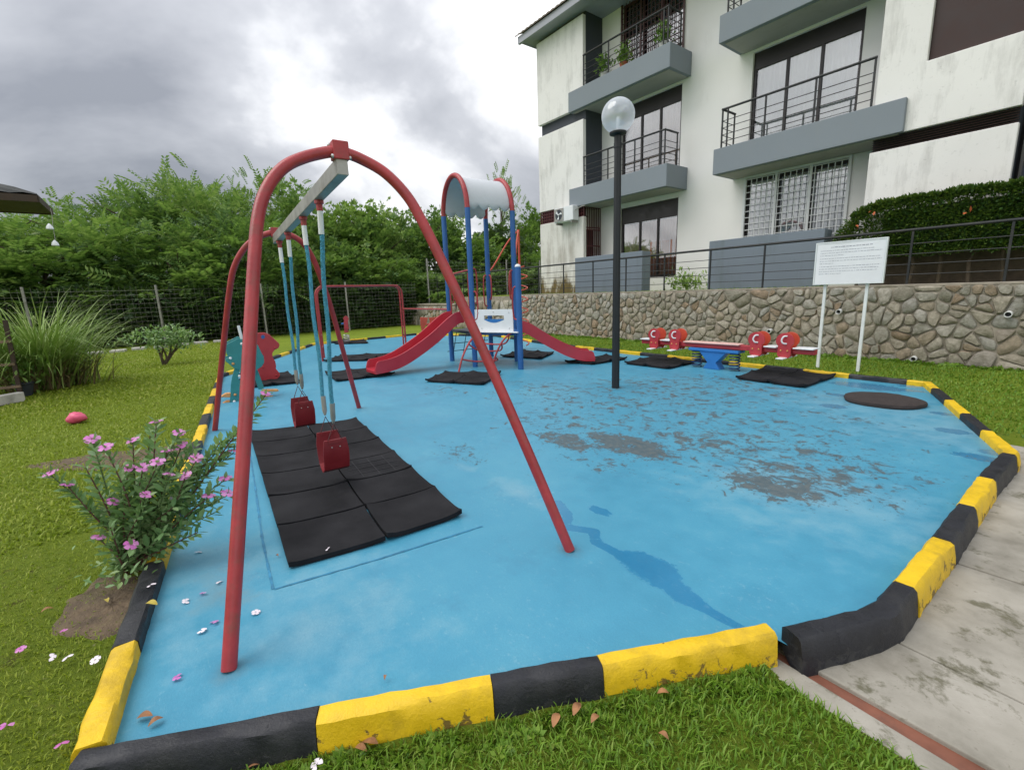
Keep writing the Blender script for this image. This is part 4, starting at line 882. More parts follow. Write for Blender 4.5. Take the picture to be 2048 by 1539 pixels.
mat_set([(1129, 726), (1213, 712), (1255, 719), (1186, 730)], 'black mat at the foot of the right slide beside the lamp post')
mat_set([(1248, 728), (1310, 714), (1393, 726), (1337, 739)], 'black mat below the left seats of the seesaw')
mat_set([(1470, 758), (1530, 738), (1672, 755), (1608, 777)], 'black mat below the right seats of the seesaw')
# round mat
rc = G(1766, 804); wl = onP(1702, 800, rc, _F); wr_ = onP(1829, 806, rc, _F); rad = np.linalg.norm(wl-wr_)/2
V_ = []; F_ = []; n = 40
for (k, z) in ((1., .002), (1.02, .02), (1., .045), (.93, .055), (.5, .058), (.02, .06)):
    for i in range(n): a = 2*math.pi*i/n; r = rad*k*(1+.02*math.sin(5*a)+.015*random.random()); V_.append((rc[0]+r*math.cos(a), rc[1]+.9*r*math.sin(a), z+.004*random.random()))
for j in range(5):
    for i in range(n): F_.append((j*n+i, j*n+(i+1) % n, (j+1)*n+(i+1) % n, (j+1)*n+i))
F_.append(tuple(5*n+i for i in range(n)))
M('brown_mat', (.035, .026, .024), .9, .3, 14, .9, 60)
tag(MB().add(V_, F_).build('round_mat', 'brown_mat', None, smooth=True), 'round dark brown mat lying near the right corner of the blue floor', 'mat')
# ------------------------------------------------------------------ play tower
PA, PB, PC, PD, PE = [np.array(x) for x in ((-9.16, 5.24, 0), (-8.03, 5.13, 0), (-9.07, 6.27, 0), (-7.95, 6.17, 0), (-7.05, 5.56, 0))]
tw = thing('play_tower', 'blue and red playground tower with white canopy, two red slides and climbers', 'playground', (PA+PB+PC+PD)/4)
Zv = np.array([0, 0, 1.])
def T(path, r, mat, name, par=tw, n=10, sm=True): return MB().tube(path, r, n).build(name, mat, par, smooth=sm)
for P_ in (PA, PB, PC, PD): T([P_-Zv*.02, P_+Zv*3.13], .054, 'blue_post', 'post', n=16)
T([PE-Zv*.02, PE+Zv*1.96], .056, 'blue_post', 'post', n=16)
MB().add(*_sph(PE+Zv*1.96, .058, 16, 8, (1, 1, .8))).build('post_cap', 'white_plastic', tw, smooth=True)
def archpts(a, b, h, z0=3.13, k=24, e=1.): return [((a+b)/2)+(a-b)/2*math.cos(math.pi*i/k)+Zv*(z0+h*math.sin(math.pi*i/k)**e) for i in range(k+1)]
for a, b in ((PA, PB), (PC, PD)): T(archpts(a, b, .70), .05, 'red_paint', 'arch', n=12)
# canopy barrel between the arches with scalloped eaves
n, m_ = 36, 64; V_ = []; F_ = []
for i in range(n+1):
    for j in range(m_+1):
        s_ = j/m_; a = PA+(PC-PA)*(.03+.94*s_); b = PB+(PD-PB)*(.03+.94*s_); w = i/n
        sc = .085*abs(math.sin(math.pi*4*s_)); lo = -.0-sc if i in (0, n) else 0
        th = math.pi*w; p = (a+b)/2+(a-b)/2*.93*math.cos(th)+Zv*(3.20+.60*math.sin(th))
        if i in (0, n): p = p+Zv*lo
        V_.append(p)
for i in range(n):
    for j in range(m_): F_.append((i*(m_+1)+j, i*(m_+1)+j+1, (i+1)*(m_+1)+j+1, (i+1)*(m_+1)+j))
cn = MB().add(V_, F_).build('canopy', 'canopy_white', tw, smooth=True, auto=60)
md = cn.modifiers.new('thickness', 'SOLIDIFY'); md.thickness = .012; md.offset = 0
PZT = .72
MB().prism([p+Zv*(PZT-.03) for p in (PA, PB, PD, PC)], Zv, .06).build('platform', 'dark_slate', tw, bevel=.008)
MB().prism([p+Zv*(PZT-.032) for p in (PB+(PE-PB)*.02, PE, PD+(PE-PD)*.02)], Zv, .058).build('platform', 'blue_post', tw, bevel=.008)
d_ = (PE-PB)/np.linalg.norm(PE-PB); nn = np.array([d_[1], -d_[0], 0]); Lbe = np.linalg.norm(PE-PB)
e0 = PB+d_*.055-nn*.0; Lp = Lbe-.19
def pb(u0, u1, z0, z1): return [e0+d_*(Lp*u0)+Zv*z0, e0+d_*(Lp*u1)+Zv*z0, e0+d_*(Lp*u1)+Zv*z1, e0+d_*(Lp*u0)+Zv*z1]
zb_, zt_ = PZT+.02, 1.17; zs0, zs1 = zb_+.22, zb_+.31
pm = MB()
for r_ in ((0, 1, zb_, zs0), (0, 1, zs1, zt_), (0, .25, zs0, zs1), (.77, 1, zs0, zs1)): pm.prism(pb(*r_), nn, .022)
pn = pm.build('panel', 'white_plastic', tw)
MB().prism([e0+d_*Lp*(.27+.48*k/8)+Zv*(zs0-.055*math.sin(math.pi*k/8)+.004) for k in range(9)]+[e0+d_*Lp*(.75-.48*k/8)+Zv*(zs0-.001+.02) for k in range(9)], nn, .03).build('smile_strip', 'blue_bright', pn)
for u, z in ((.1, zt_-.06), (.5, zt_-.05), (.9, zt_-.06), (.18, zb_+.05), (.9, zb_+.06)): MB().sphere(e0+d_*Lp*u+Zv*z+nn*.014, .012, 8, 6).build('bolt', 'steel', pn, smooth=True)
MB().prism([e0+d_*(-.0)+nn*.0+Zv*(PZT+.008), e0+d_*(Lp+.14)+Zv*(PZT+.008), e0+d_*(Lp+.14)+nn*.10+Zv*(PZT+.008), e0+nn*.10+Zv*(PZT+.008)], Zv, .02).build('ledge', 'white_plastic', tw, bevel=.004)
# slides
def slide(o, dv, wv, prof, hw, hwall, name):
    P_ = smoothpath([np.array([e, z, 0]) for e, z in prof], 6); V_ = []; F_ = []; k = len(P_)
    for i, q in enumerate(P_):
        tg = P_[min(i+1, k-1)]-P_[max(i-1, 0)]; tg /= np.linalg.norm(tg); nx_, nz_ = -tg[1], tg[0]
        if nz_ < 0: nx_, nz_ = -nx_, -nz_
        fa_ = i/(k-1); hwl = hwall*(1 if fa_ < .93 else max(.25, math.sqrt(max(0, 1-((fa_-.93)/.07)**2))))
        c_ = np.array(o)+np.array(dv)*q[0]+Zv*q[1]; nv_ = np.array(dv)*nx_+Zv*nz_; w = np.array(wv)
        sec = [(-hw-.015, hwl), (-hw-.015, -.045), (hw+.015, -.045), (hw+.015, hwl), (hw-.015, hwl), (hw-.02, .03), (hw-.07, 0), (-hw+.07, 0), (-hw+.02, .03), (-hw+.015, hwl)]
        for a, b in sec: V_.append(c_+w*a+nv_*b)
    s = 10
    for i in range(k-1):
        for j in range(s): F_.append((i*s+j, i*s+(j+1) % s, (i+1)*s+(j+1) % s, (i+1)*s+j))
    F_ += [tuple(range(s)), tuple((k-1)*s+j for j in range(s-1, -1, -1))]
    sl = MB().add(V_, F_).build('slide', 'red_slide', tw, smooth=True, auto=40)
    return sl
S1 = slide((-8.58, 5.1, 0), (0, -1, 0), (1, 0, 0), [(0, .95), (.2, .90), (.7, .56), (1.2, .29), (1.5, .175), (1.75, .13), (1.98, .115)], .23, .19, 'slide')
ne = np.array([PE[1]-PD[1], -(PE[0]-PD[0]), 0]); ne = -ne/np.linalg.norm(ne); de = (PE-PD)/np.linalg.norm(PE-PD)
S2 = slide((PD+PE)/2*np.array([1, 1, 0]), ne, de, [(0, .74), (.18, .70), (.55, .46), (.9, .26), (1.15, .15), (1.35, .10), (1.55, .09)], .22, .17, 'slide')
# guard rail above the left slide and grab loops
T([PA+Zv*1.90, PB+Zv*1.96], .018, 'red_paint', 'guard_rail')
dAB = (PB-PA)/np.linalg.norm(PB-PA)
for P_, s_ in ((PA, 1), (PB, -1)): T([P_+dAB*.12*s_+Zv*1.9, P_+dAB*.12*s_+Zv*1.05], .017, 'red_paint', 'guard_rail')
def loop(P_, dv, z0, z1, w=.12, r=.016): 
    dv = np.array(dv, float); dv /= np.linalg.norm(dv); h = z1-z0
    T(smoothpath([P_+Zv*z0, P_+dv*w*.7+Zv*(z0-.005), P_+dv*w+Zv*(z0+.06), P_+dv*(w+.015)+Zv*(z0+h*.5), P_+dv*w+Zv*(z1-.06), P_+dv*w*.7+Zv*(z1+.005), P_+Zv*z1], 5), r, 'red_paint', 'grab_loop', n=8)
vAC = PC-PA; vBE = PE-PB
loop(PA, vAC, 1.3, 1.9); loop(PB, PD-PB, 1.3, 1.97); loop(PB, vBE, .98, 1.52); loop(PC, -vAC, 1.2, 1.88); loop(PC, PD-PC, 1.35, 1.88); loop(PD, PC-PD, 1.35, 1.93); loop(PD, PB-PD, 1.35, 1.93); loop(PE, -vBE, .98, 1.58); loop(PE, PD-PE, 1.0, 1.5)
# loop climber below the panel
ca, cb_ = G(917, 746), G(984, 740)
def arcrail(c, top): return smoothpath([c-Zv*.0, c*.8+top*.2*np.array([1, 1, 0])+Zv*.30, c*.48+top*.52*np.array([1, 1, 0])+Zv*.56, c*.12+top*.88*np.array([1, 1, 0])+Zv*.70, top*np.array([1, 1, 0])+Zv*.72], 6)
topA, topB = PB+vBE*.16, PB+vBE*.86
ra_, rb_ = arcrail(ca, topA), arcrail(cb_, topB); T(ra_, .019, 'red_paint', 'climber_rail'); T(rb_, .019, 'red_paint', 'climber_rail')
for k, dz in ((5, -.05), (11, -.10), (17, -.12)):
    a, b = ra_[k], rb_[k]; oc = -nn*.0+np.array([.12, -.1, 0]); mid = (PB+PE)/2*np.array([1, 1, 0])
    inn = (mid-(a+b)/2*np.array([1, 1, 0]))*.45
    T(smoothpath([a, a+(b-a)*.08+inn*.6+Zv*dz, a+(b-a)*.25+inn+Zv*dz*1.6, a+(b-a)*.75+inn+Zv*dz*1.6, b-(b-a)*.08+inn*.6+Zv*dz, b], 5), .016, 'red_paint', 'climber_rung', n=8)
# coil climber behind the tower
cp = np.array([-9.5, 7.55, 0]); T([cp, cp+Zv*3.02], .028, 'red_orange', 'coil_pole')
T([cp+np.array([.19*math.cos(a), .19*math.sin(a), .12+a/(2*math.pi)*.285]) for a in np.linspace(0, 7*2*math.pi, 7*22)], .016, 'red_orange', 'coil', n=8)
for P_ in (PC, PD): T(smoothpath([P_+Zv*1.98, P_*.85+cp*.15+Zv*(2.08), P_*.35+cp*.65+Zv*2.7, cp+Zv*3.0], 6), .018, 'red_orange', 'coil_arm', n=8)
# rope net below the platform
for u in (.1, .35, .6, .85): T([PC+(PA-PC)*u+Zv*.68, PC+(PA-PC)*u+np.array([-.25, 0, .05])], .009, 'black_net', 'net_rope', n=6)
for z in (.2, .38, .56): f_ = (0.7-z)/.65*.25; T([PC+np.array([-f_, 0, z]), PA+np.array([-f_, 0, z])], .009, 'black_net', 'net_rope', n=6)
# ------------------------------------------------------------------ overhead ladder
NLg, FLg, NRg, FRg = [np.array(x) for x in ((-11.7, 3.09, 0), (-12.33, 3.30, 0), (-12.5, 5.65, 0), (-13.13, 5.86, 0))]; HT = 1.78
ol = thing('overhead_ladder', 'red tubular overhead ladder frame between the swings and the tower', 'climbing frame', (NLg+FRg)/2)
def uframe(a, b, nm):
    d = (b-a)/np.linalg.norm(b-a); p = [a, a+Zv*.8, a+Zv*(HT-.28), a+d*.03+Zv*(HT-.12), a+d*.12+Zv*(HT-.03), a+d*.28+Zv*HT, (a+b)/2+Zv*HT, b-d*.28+Zv*HT, b-d*.12+Zv*(HT-.03), b-d*.03+Zv*(HT-.12), b+Zv*(HT-.28), b+Zv*.8, b]
    MB().tube(smoothpath(p, 4), .024, 10).build(nm, 'red_paint', ol, smooth=True)
uframe(NLg, NRg, 'side_frame'); uframe(FLg, FRg, 'side_frame')
for k in range(7):
    u = .12+.76*k/6; MB().tube([NLg+(NRg-NLg)*u+Zv*(HT-.0), FLg+(FRg-FLg)*u+Zv*(HT-.0)], .015, 8).build('rung', 'red_paint', ol, smooth=True)
for a, b in ((NLg, FLg), (NRg, FRg)):
    for z in (.3, .6): MB().tube([a+Zv*z, b+Zv*z], .016, 8).build('rung', 'red_paint', ol, smooth=True)
MB().tube([NRg+Zv*1.13, PA+Zv*1.16], .02, 8).build('link_bar', 'red_paint', ol, smooth=True)
# ------------------------------------------------------------------ seesaw
SV = 7.95; su = -4.38
ss_ = thing('seesaw', 'red and blue spring seesaw with four red seat boards beside the stone wall', 'seesaw', (su, SV, 0))
def bz(u): return .425+.01*(u-su)/1.6
u0, u1 = -5.96, -2.77
MB().bar((u0, SV, .405), (u1, SV, .43), .11, .085).build('beam', 'red_board', ss_, bevel=.008)
MB().bar((-4.98, SV, .461), (-3.92, SV, .469), .2, .022).build('plank', 'pale_red', ss_, bevel=.005)
MB().box(su-.47, su+.47, SV-.12, SV+.12, .318, .366).build('stand_top', 'blue_bright', ss_, bevel=.006)
MB().prism([(su-.27, SV, .317), (su+.25, SV, .317), (su+.06, SV, .12), (su+.14, SV, .0), (su-.18, SV, .0), (su-.10, SV, .12)], (0, 1, 0), .2).build('stand', 'blue_bright', ss_, bevel=.008)
for s_ in (-.36, .36):
    MB().tube([(su+s_+.085*math.cos(a), SV+.085*math.sin(a), .01+.305*a/(6*2*math.pi)) for a in np.linspace(0, 6*2*math.pi, 6*18)], .011, 6).build('spring', 'navy_spring', ss_, smooth=True)
bu = [onV(x, 690, SV)[0] for x in (1314, 1355, 1518, 1575)]
for k, u in enumerate(bu):
    L_ = k < 2; zc = .41+.012*(u-su)
    for v in (-.10, .10):
        pts = []
        for a in np.linspace(-.25*math.pi, 1.25*math.pi, 16): pts.append((u+.135*math.cos(a), SV+v, zc+.165+.125*math.sin(a)))
        for a in np.linspace(1.12*math.pi, 1.88*math.pi, 12): pts.append((u+.11*math.cos(a), SV+v, zc-.025+.10*math.sin(a)))
        bo = MB().prism(pts, (0, 1, 0), .028).build('seat_board', 'red_board' if v < 0 else 'red_orange', ss_, bevel=.004)
        if v < 0:
            for w_ in (-.05, .05): MB().sphere((u+w_, SV+v-.016, zc+.01), .014, 8, 6).build('bolt', 'orange_peg', bo, smooth=True)
            h_ = smoothpath([(u+.03, SV+v-.012, zc+.24), (u-.005, SV+v-.045, zc+.235), (u-.03, SV+v-.055, zc+.18), (u-.01, SV+v-.045, zc+.13), (u+.03, SV+v-.012, zc+.12)], 5)
            MB().tube(h_, .012, 8).build('handle', 'white_plastic', bo, smooth=True)
    MB().box(u-.055, u+.055, SV-.27, SV+.27, zc-.115, zc-.095).build('footrest', 'white_plastic', ss_, bevel=.006)
for a, b in ((u0, bu[0]-.1), (bu[0]+.14, bu[1]-.1), (bu[2]+.12, bu[3]-.12), (bu[3]+.12, u1)):
    MB().prism([(a, SV-.11, bz(a)+.045), (b, SV-.13, bz(b)+.045), (b, SV+.13, bz(b)+.045), (a, SV+.11, bz(a)+.045)], (0, 0, 1), .02).build('seat', 'white_plastic', ss_, bevel=.006)
# ------------------------------------------------------------------ spring riders
def zoomP(pts, ox, oy, sc, base, n): return [onP(ox+x/sc, oy+y/sc, base, n) for x, y in pts]
def facing(b): d = np.array([b[0], b[1], 0.]); return d/np.linalg.norm(d)
def spring(t_, c, r, z1, mat, turns=5): MB().tube([np.array([c[0]+r*math.cos(a), c[1]+r*math.sin(a), .012+(z1-.02)*a/(turns*2*math.pi)]) for a in np.linspace(0, turns*2*math.pi, turns*18)], .013, 6).build('spring', mat, t_, smooth=True)
Zm = lambda pts, b, n: zoomP(pts, 430, 640, 8.55, b, n)
gb = G(478, 801); gn = facing(gb)
gr_ = thing('spring_rider', 'teal spring rider with orange foot pegs and a white handle behind the swing leg', 'spring rider', gb)
body = [(195, 420), (215, 400), (390, 310), (480, 330), (700, 430), (740, 460), (800, 590), (835, 640), (842, 720), (800, 790), (720, 840), (690, 870), (560, 850), (470, 880), (420, 850), (340, 830), (300, 800), (240, 745), (178, 700), (180, 655), (230, 640), (195, 560), (190, 500)]
MB().prism(Zm(body, gb-gn*.02, gn), gn, .035).build('front_board', 'teal_board', gr_, bevel=.006)
MB().prism([p+np.array([0, 0, .03]) for p in Zm(body, gb+gn*.30, gn)], gn, .035).build('rear_board', 'teal_board', gr_, bevel=.006)
MB().prism(Zm([(330, 828), (420, 850), (395, 1000), (440, 1040), (430, 1440), (255, 1440), (270, 1100), (290, 980)], gb, gn), gn, .03).build('leg_board', 'teal_board', gr_, bevel=.005)
MB().prism(Zm([(640, 860), (730, 850), (840, 1150), (800, 1180), (740, 1180)], gb+gn*.1, gn), gn, .03).build('leg_board', 'teal_board', gr_, bevel=.005)
MB().prism(Zm([(420, 850), (700, 850), (690, 900), (430, 900)], gb+gn*.15, gn), gn, .30).build('seat', 'teal_board', gr_, bevel=.008)
for pts in ([(80, 1310), (180, 1245), (270, 1238), (262, 1312)], [(70, 1442), (200, 1372), (255, 1366), (252, 1440)]): MB().prism(Zm(pts, gb+gn*.02, gn), gn, .09).build('foot_peg', 'orange_peg', gr_, bevel=.008)
for pts in ([(800, 1185), (1060, 1178), (1092, 1195), (1060, 1216), (800, 1222)], [(800, 1300), (1110, 1286), (1152, 1305), (1110, 1330), (800, 1345)]): MB().prism(Zm(pts, gb+gn*.05, gn), gn, .09).build('foot_peg', 'orange_peg', gr_, bevel=.006)
hp = Zm([(400, 95), (455, 310), (480, 420)], gb+gn*.05, gn); MB().tube(hp, .021, 10).build('handle', 'white_plastic', gr_, smooth=True)
for x, y, mt_ in ((345, 1275, 'orange_peg'), (330, 1390, 'white_plastic'), (455, 405, 'white_plastic'), (420, 955, 'white_plastic'), (310, 745, 'orange_peg'), (265, 650, 'white_plastic')): MB().sphere(Zm([(x, y)], gb-gn*.04, gn)[0], .021, 10, 6).build('bolt', mt_, gr_, smooth=True)
spring(gr_, gb+gn*.12+np.array([.0, .18, 0])*.0+np.cross(gn, Zv)*.12, .09, .42, 'navy_spring')
rb2 = G(531, 763); rn = facing(rb2)
rr2 = thing('spring_rider', 'red animal-shaped spring rider with a blue eye standing on a black mat', 'spring rider', rb2)
rbody = [(680, 230), (760, 212), (850, 212), (930, 245), (1000, 310), (1090, 390), (1105, 430), (1080, 480), (1020, 505), (980, 560), (985, 640), (1030, 700), (1045, 780), (1040, 830), (1100, 900), (1112, 950), (1060, 1010), (980, 1030), (860, 1038), (760, 1020), (700, 900), (650, 600), (640, 300)]
b1 = MB().prism(Zm(rbody, rb2, rn), rn, .04).build('side_board', 'red_board', rr2, bevel=.008); MB().prism(Zm(rbody, rb2+rn*.32, rn), rn, .04).build('side_board', 'red_board', rr2, bevel=.008)
MB().prism(Zm([(820+34*math.cos(a), 285+34*math.sin(a)) for a in np.linspace(0, 6.28, 16, endpoint=False)], rb2-rn*.021, rn), rn, .008).build('eye', 'blue_post', b1)
for x, y in ((820, 800), (1050, 945), (1020, 475)): MB().sphere(Zm([(x, y)], rb2-rn*.025, rn)[0], .018, 8, 6).build('bolt', 'red_board', b1, smooth=True)
MB().prism(Zm([(700, 760), (960, 760), (960, 800), (700, 800)], rb2+rn*.16, rn), rn, .28).build('seat', 'red_board', rr2, bevel=.008); spring(rr2, rb2+rn*.16, .09, .34, 'navy_spring')
sb2 = G(694, 685); sn = facing(sb2); Z7 = lambda pts, b: zoomP(pts, 620, 550, 7., b, sn)
s3 = thing('spring_rider', 'small red spring rider far off by the lawn edge', 'spring rider', sb2)
sp_ = [(462, 610), (475, 585), (500, 568), (530, 580), (545, 615), (528, 645), (536, 700), (532, 780), (552, 800), (480, 805), (478, 720), (470, 660), (482, 640)]
for k in (0, .2): MB().prism(Z7(sp_, sb2+sn*k), sn, .05).build('side_board', 'red_board', s3, bevel=.006)
MB().tube(Z7([(438, 682), (500, 672)], sb2+sn*.1), .025, 8).build('handle', 'blue_bright', s3, smooth=True); MB().prism(Z7([(478, 730), (545, 730), (545, 750), (478, 750)], sb2+sn*.1), sn, .3).build('seat', 'red_board', s3)
spring(s3, sb2+sn*.1, .10, .28, 'steel')
rb4 = G(868, 686); rn4 = facing(rb4); ZA = lambda pts, b: zoomP(pts, 760, 560, 8.533, b, rn4)
s4 = thing('spring_rider', 'orange red spring rider partly hidden behind the left slide', 'spring rider', rb4)
MB().prism(ZA([(685, 640), (700, 632), (820, 640), (800, 720), (770, 800), (735, 865), (710, 860), (690, 760)], rb4), rn4, .05).build('side_board', 'red_orange', s4, bevel=.006)
MB().prism(ZA([(830, 640), (1000, 625), (960, 700), (930, 780), (890, 860), (850, 860), (845, 760), (852, 690)], rb4+rn4*.25), rn4, .05).build('side_board', 'red_orange', s4, bevel=.006)
MB().prism(ZA([(760, 740), (900, 740), (900, 765), (760, 765)], rb4+rn4*.12), rn4, .25).build('seat', 'red_orange', s4); spring(s4, rb4+rn4*.12, .09, .25, 'navy_spring')
# ------------------------------------------------------------------ foliage
def frames(D, rg, upw=1.):
    D = D/np.linalg.norm(D, axis=1, keepdims=True); up = np.tile([0, 0, upw], (len(D), 1))+rg.normal(0, .35, D.shape)
    Y = np.cross(up, D); Y /= np.linalg.norm(Y, axis=1, keepdims=True)+1e-9; Zr = np.cross(D, Y); return D, Y, Zr
def stamp(tv, tf, P, D, Yv, Zr, sc):
    n, k = len(P), len(tv); V = P[:, None, :]+sc[:, None, None]*(tv[None, :, 0:1]*D[:, None, :]+tv[None, :, 1:2]*Yv[:, None, :]+tv[None, :, 2:3]*Zr[:, None, :])
    F = tf[None, :, :]+(np.arange(n)*k)[:, None, None]; return V.reshape(-1, 3), F.reshape(-1, tf.shape[1])
def pinnate(K=6, ll=.34, lw=.13):
    V = []; F = []
    for i in range(K):
        x = .22+.78*i/(K-1); z0 = -.28*x*x
        for s_ in (-1, 1):
            b = len(V); L_ = ll*(1-.35*abs(x-.55)); tip = np.array([x+.14, s_*L_, z0-.10]); base = np.array([x, 0, z0]); mid = (base+tip)/2; t_ = (tip-base)/np.linalg.norm(tip-base); nn_ = np.cross(t_, (0, 0, 1.)); nn_ /= np.linalg.norm(nn_)
            V += [base, mid+nn_*lw/2+[0, 0, .02], tip, mid-nn_*lw/2+[0, 0, .02]]; F.append((b, b+1, b+2, b+3))
    return np.array(V), np.array(F)
def rosette(K=6, ll=.8, lw=.36):
    V = []; F = []
    for i in range(K):
        a = 2*math.pi*i/K+.3*i; el = .25+.3*((i*7) % 3)/2; d = np.array([math.cos(a)*.7+.45, math.sin(a)*.8, el-.25]); d /= np.linalg.norm(d); s_ = np.cross(d, (0, 0, 1.)); s_ /= np.linalg.norm(s_)
        b = len(V); V += [d*.12, d*ll*.5+s_*lw/2+[0, 0, .05], d*ll+[0, 0, -.1], d*ll*.5-s_*lw/2+[0, 0, .05]]; F.append((b, b+1, b+2, b+3))
    return np.array(V), np.array(F)
PIN, ROS = pinnate(), rosette()
def crown_mesh(seed, tpl, ncl, nper, fl, spread=.30):
    rg = np.random.default_rng(seed); Vs = []; Fs = []; b = 0
    for c in range(ncl):
        d = rg.normal(size=3); d /= np.linalg.norm(d); d[2] = d[2]*.9+.1; rad = .55+.45*rg.random(); cc = np.array([d[0]*rad, d[1]*rad, 1+d[2]*rad*.98])
        if cc[2] < .12: cc[2] = .12+.3*rg.random()
        n = int(nper*(.6+.8*rg.random())); sp_ = spread*(.7+.6*rg.random()); P = cc+rg.normal(size=(n, 3))*sp_*np.array([.62, .62, .42]); D = (P-cc)/sp_*.8+d*.7+rg.normal(size=(n, 3))*.45; D[:, 2] += .25
        D, Yv, Zr = frames(D, rg); V, F = stamp(*tpl, P, D, Yv, Zr, fl*(.6+.8*rg.random(n))); Vs.append(V); Fs.append(F+b); b += len(V)
    return np.concatenate(Vs), np.concatenate(Fs)
CROWN = {}
for k_, (tpl, ncl, nper, fl) in {'pinA': (PIN, 42, 34, .21), 'pinB': (PIN, 46, 32, .20), 'pinC': (PIN, 38, 36, .23), 'rosA': (ROS, 52, 52, .13), 'rosB': (ROS, 48, 54, .125), 'airy': (PIN, 22, 18, .20)}.items():
    V, F = crown_mesh(abs(hash(k_)) % 1000 if False else sum(map(ord, k_)), tpl, ncl, nper, fl); o = fast('crown', V, F, 'leaf_tree'); CROWN[k_] = o.data; bpy.data.objects.remove(o)
def tree(px, ytop, U, rx, kind, label, mat='leaf_tree', rv=None, base_z=None, low=0., zr=None):
    top = onU(px, ytop, U); v = top[1]; zb = base_z if base_z is not None else float(lawn_h(np.array(U), np.array(v))); h = top[2]-zb
    t_ = thing('tree', label, 'tree', (U, v, zb), 'trees beyond the fence')
    me = CROWN[kind]
    if me.materials[0].name != mat: 
        me = CROWN.setdefault(kind+mat, CROWN[kind].copy()); me.materials[0] = MATS[mat]
    c = bpy.data.objects.new('crown', me); COL.objects.link(c); c.parent = t_
    hh = h*(1-low)/(2.3 if px < 450 else 2.12); c.location = (0, 0, h*low); c.scale = (rx, rv or rx, hh); c.rotation_euler = (0, 0, zr if zr is not None else random.uniform(0, 6.28))
    rg_ = random.Random(px); tr = MB(); p = [np.array([U, v, zb-.1])]
    for k in range(1, 6): p.append(np.array([U+rg_.uniform(-.15, .15)*k*.5, v+rg_.uniform(-.15, .15)*k*.5, zb+h*.78*k/5]))
    tr.tube(p, [.13, .11, .09, .075, .05, .02], 8)
    for k in range(6):
        a = rg_.uniform(0, 6.28); s0 = p[2+k % 3]; tr.tube([s0, s0+np.array([math.cos(a)*rx*.35, math.sin(a)*rx*.35, h*.14]), s0+np.array([math.cos(a)*rx*.75, math.sin(a)*rx*.75, h*.22])], [.05, .035, .012], 6)
    tr.build('trunk', 'bark', t_, smooth=True); return t_
T_ = [(-190, 392, -26, 3.2, 'pinC', 'wide leafy tree at the far left behind the gazebo roof', 'leaf_tree'),
 (-40, 398, -27, 2.8, 'pinA', 'bushy tree just behind the corner of the gazebo roof', 'leaf_light'),
 (85, 378, -30, 2.3, 'airy', 'thin pale crowned tree showing sky through its top, right of the gazebo roof', 'leaf_light'),
 (60, 440, -25, 2.4, 'pinB', 'low dark tree behind the tall grass clump', 'leaf_tree'),
 (175, 390, -26, 2.6, 'pinB', 'round bushy tree above the stepping slabs, left of the tallest tree', 'leaf_tree'),
 (262, 352, -27, 2.2, 'pinC', 'feathery tree with drooping fronds left of the tallest tree top', 'leaf_tree'),
 (352, 318, -28.5, 2.6, 'pinA', 'tallest feathery tree on the left, its fronds spread against the sky', 'leaf_tree'),
 (335, 430, -25, 2.5, 'pinC', 'dense tree in front of the tallest tree, behind the fence post', 'leaf_tree'),
 (428, 322, -30, 1.9, 'pinB', 'feathery tree rising just right of the tallest tree', 'leaf_tree'),
 (470, 420, -25, 2.3, 'pinA', 'dense low tree behind the near swing leg', 'leaf_tree'),
 (530, 345, -31, 2.4, 'airy', 'airy pale tree seen through the near swing arch', 'leaf_light'),
 (585, 372, -28, 2.6, 'rosA', 'leafy tree behind the top beam of the swing', 'leaf_tree'),
 (560, 470, -24.6, 2.2, 'pinB', 'low bushy tree behind the swing ropes', 'leaf_tree'),
 (668, 380, -28, 2.5, 'rosB', 'rounded tree seen inside the near swing arch', 'leaf_light'),
 (655, 470, -25, 2.2, 'rosA', 'dark broadleaf bush tree above the overhead ladder', 'leaf_tree'),
 (742, 408, -27, 2.3, 'rosA', 'round topped tree behind the right swing leg', 'leaf_tree'),
 (800, 400, -29, 1.7, 'rosB', 'narrow tree between the swing leg and the tower', 'leaf_tree'),
 (770, 500, -24.6, 1.7, 'rosB', 'light green bush tree left of the tower with broad leaves', 'leaf_light'),
 (868, 418, -27, 2.1, 'rosA', 'tree standing left behind the blue tower posts', 'leaf_tree'),
 (905, 395, -31, 1.2, 'airy', 'slender sparse tree beside the canopy of the tower', 'leaf_tree'),
 (935, 455, -26, 2.1, 'rosB', 'leafy tree seen between the two left tower posts', 'leaf_light'),
 (1003, 345, -30, 1.5, 'airy', 'tall thin tree whose top shows above the tower canopy', 'leaf_tree'),
 (1000, 440, -27, 1.9, 'rosA', 'dark tree seen under the tower canopy', 'leaf_dark'),
 (1062, 410, -29, 1.9, 'rosA', 'pale leafy tree at the left corner of the building', 'leaf_light'),
 (1062, 492, -25, 1.8, 'rosB', 'bright bush tree at the foot of the building corner', 'leaf_light'),
 (1150, 430, -31, 2.2, 'rosA', 'tree mostly hidden behind the left end of the building', 'leaf_tree')]
for a in T_: tree(*a[:5], a[5], a[6], base_z=(1.0 if a[0] > 760 else None))
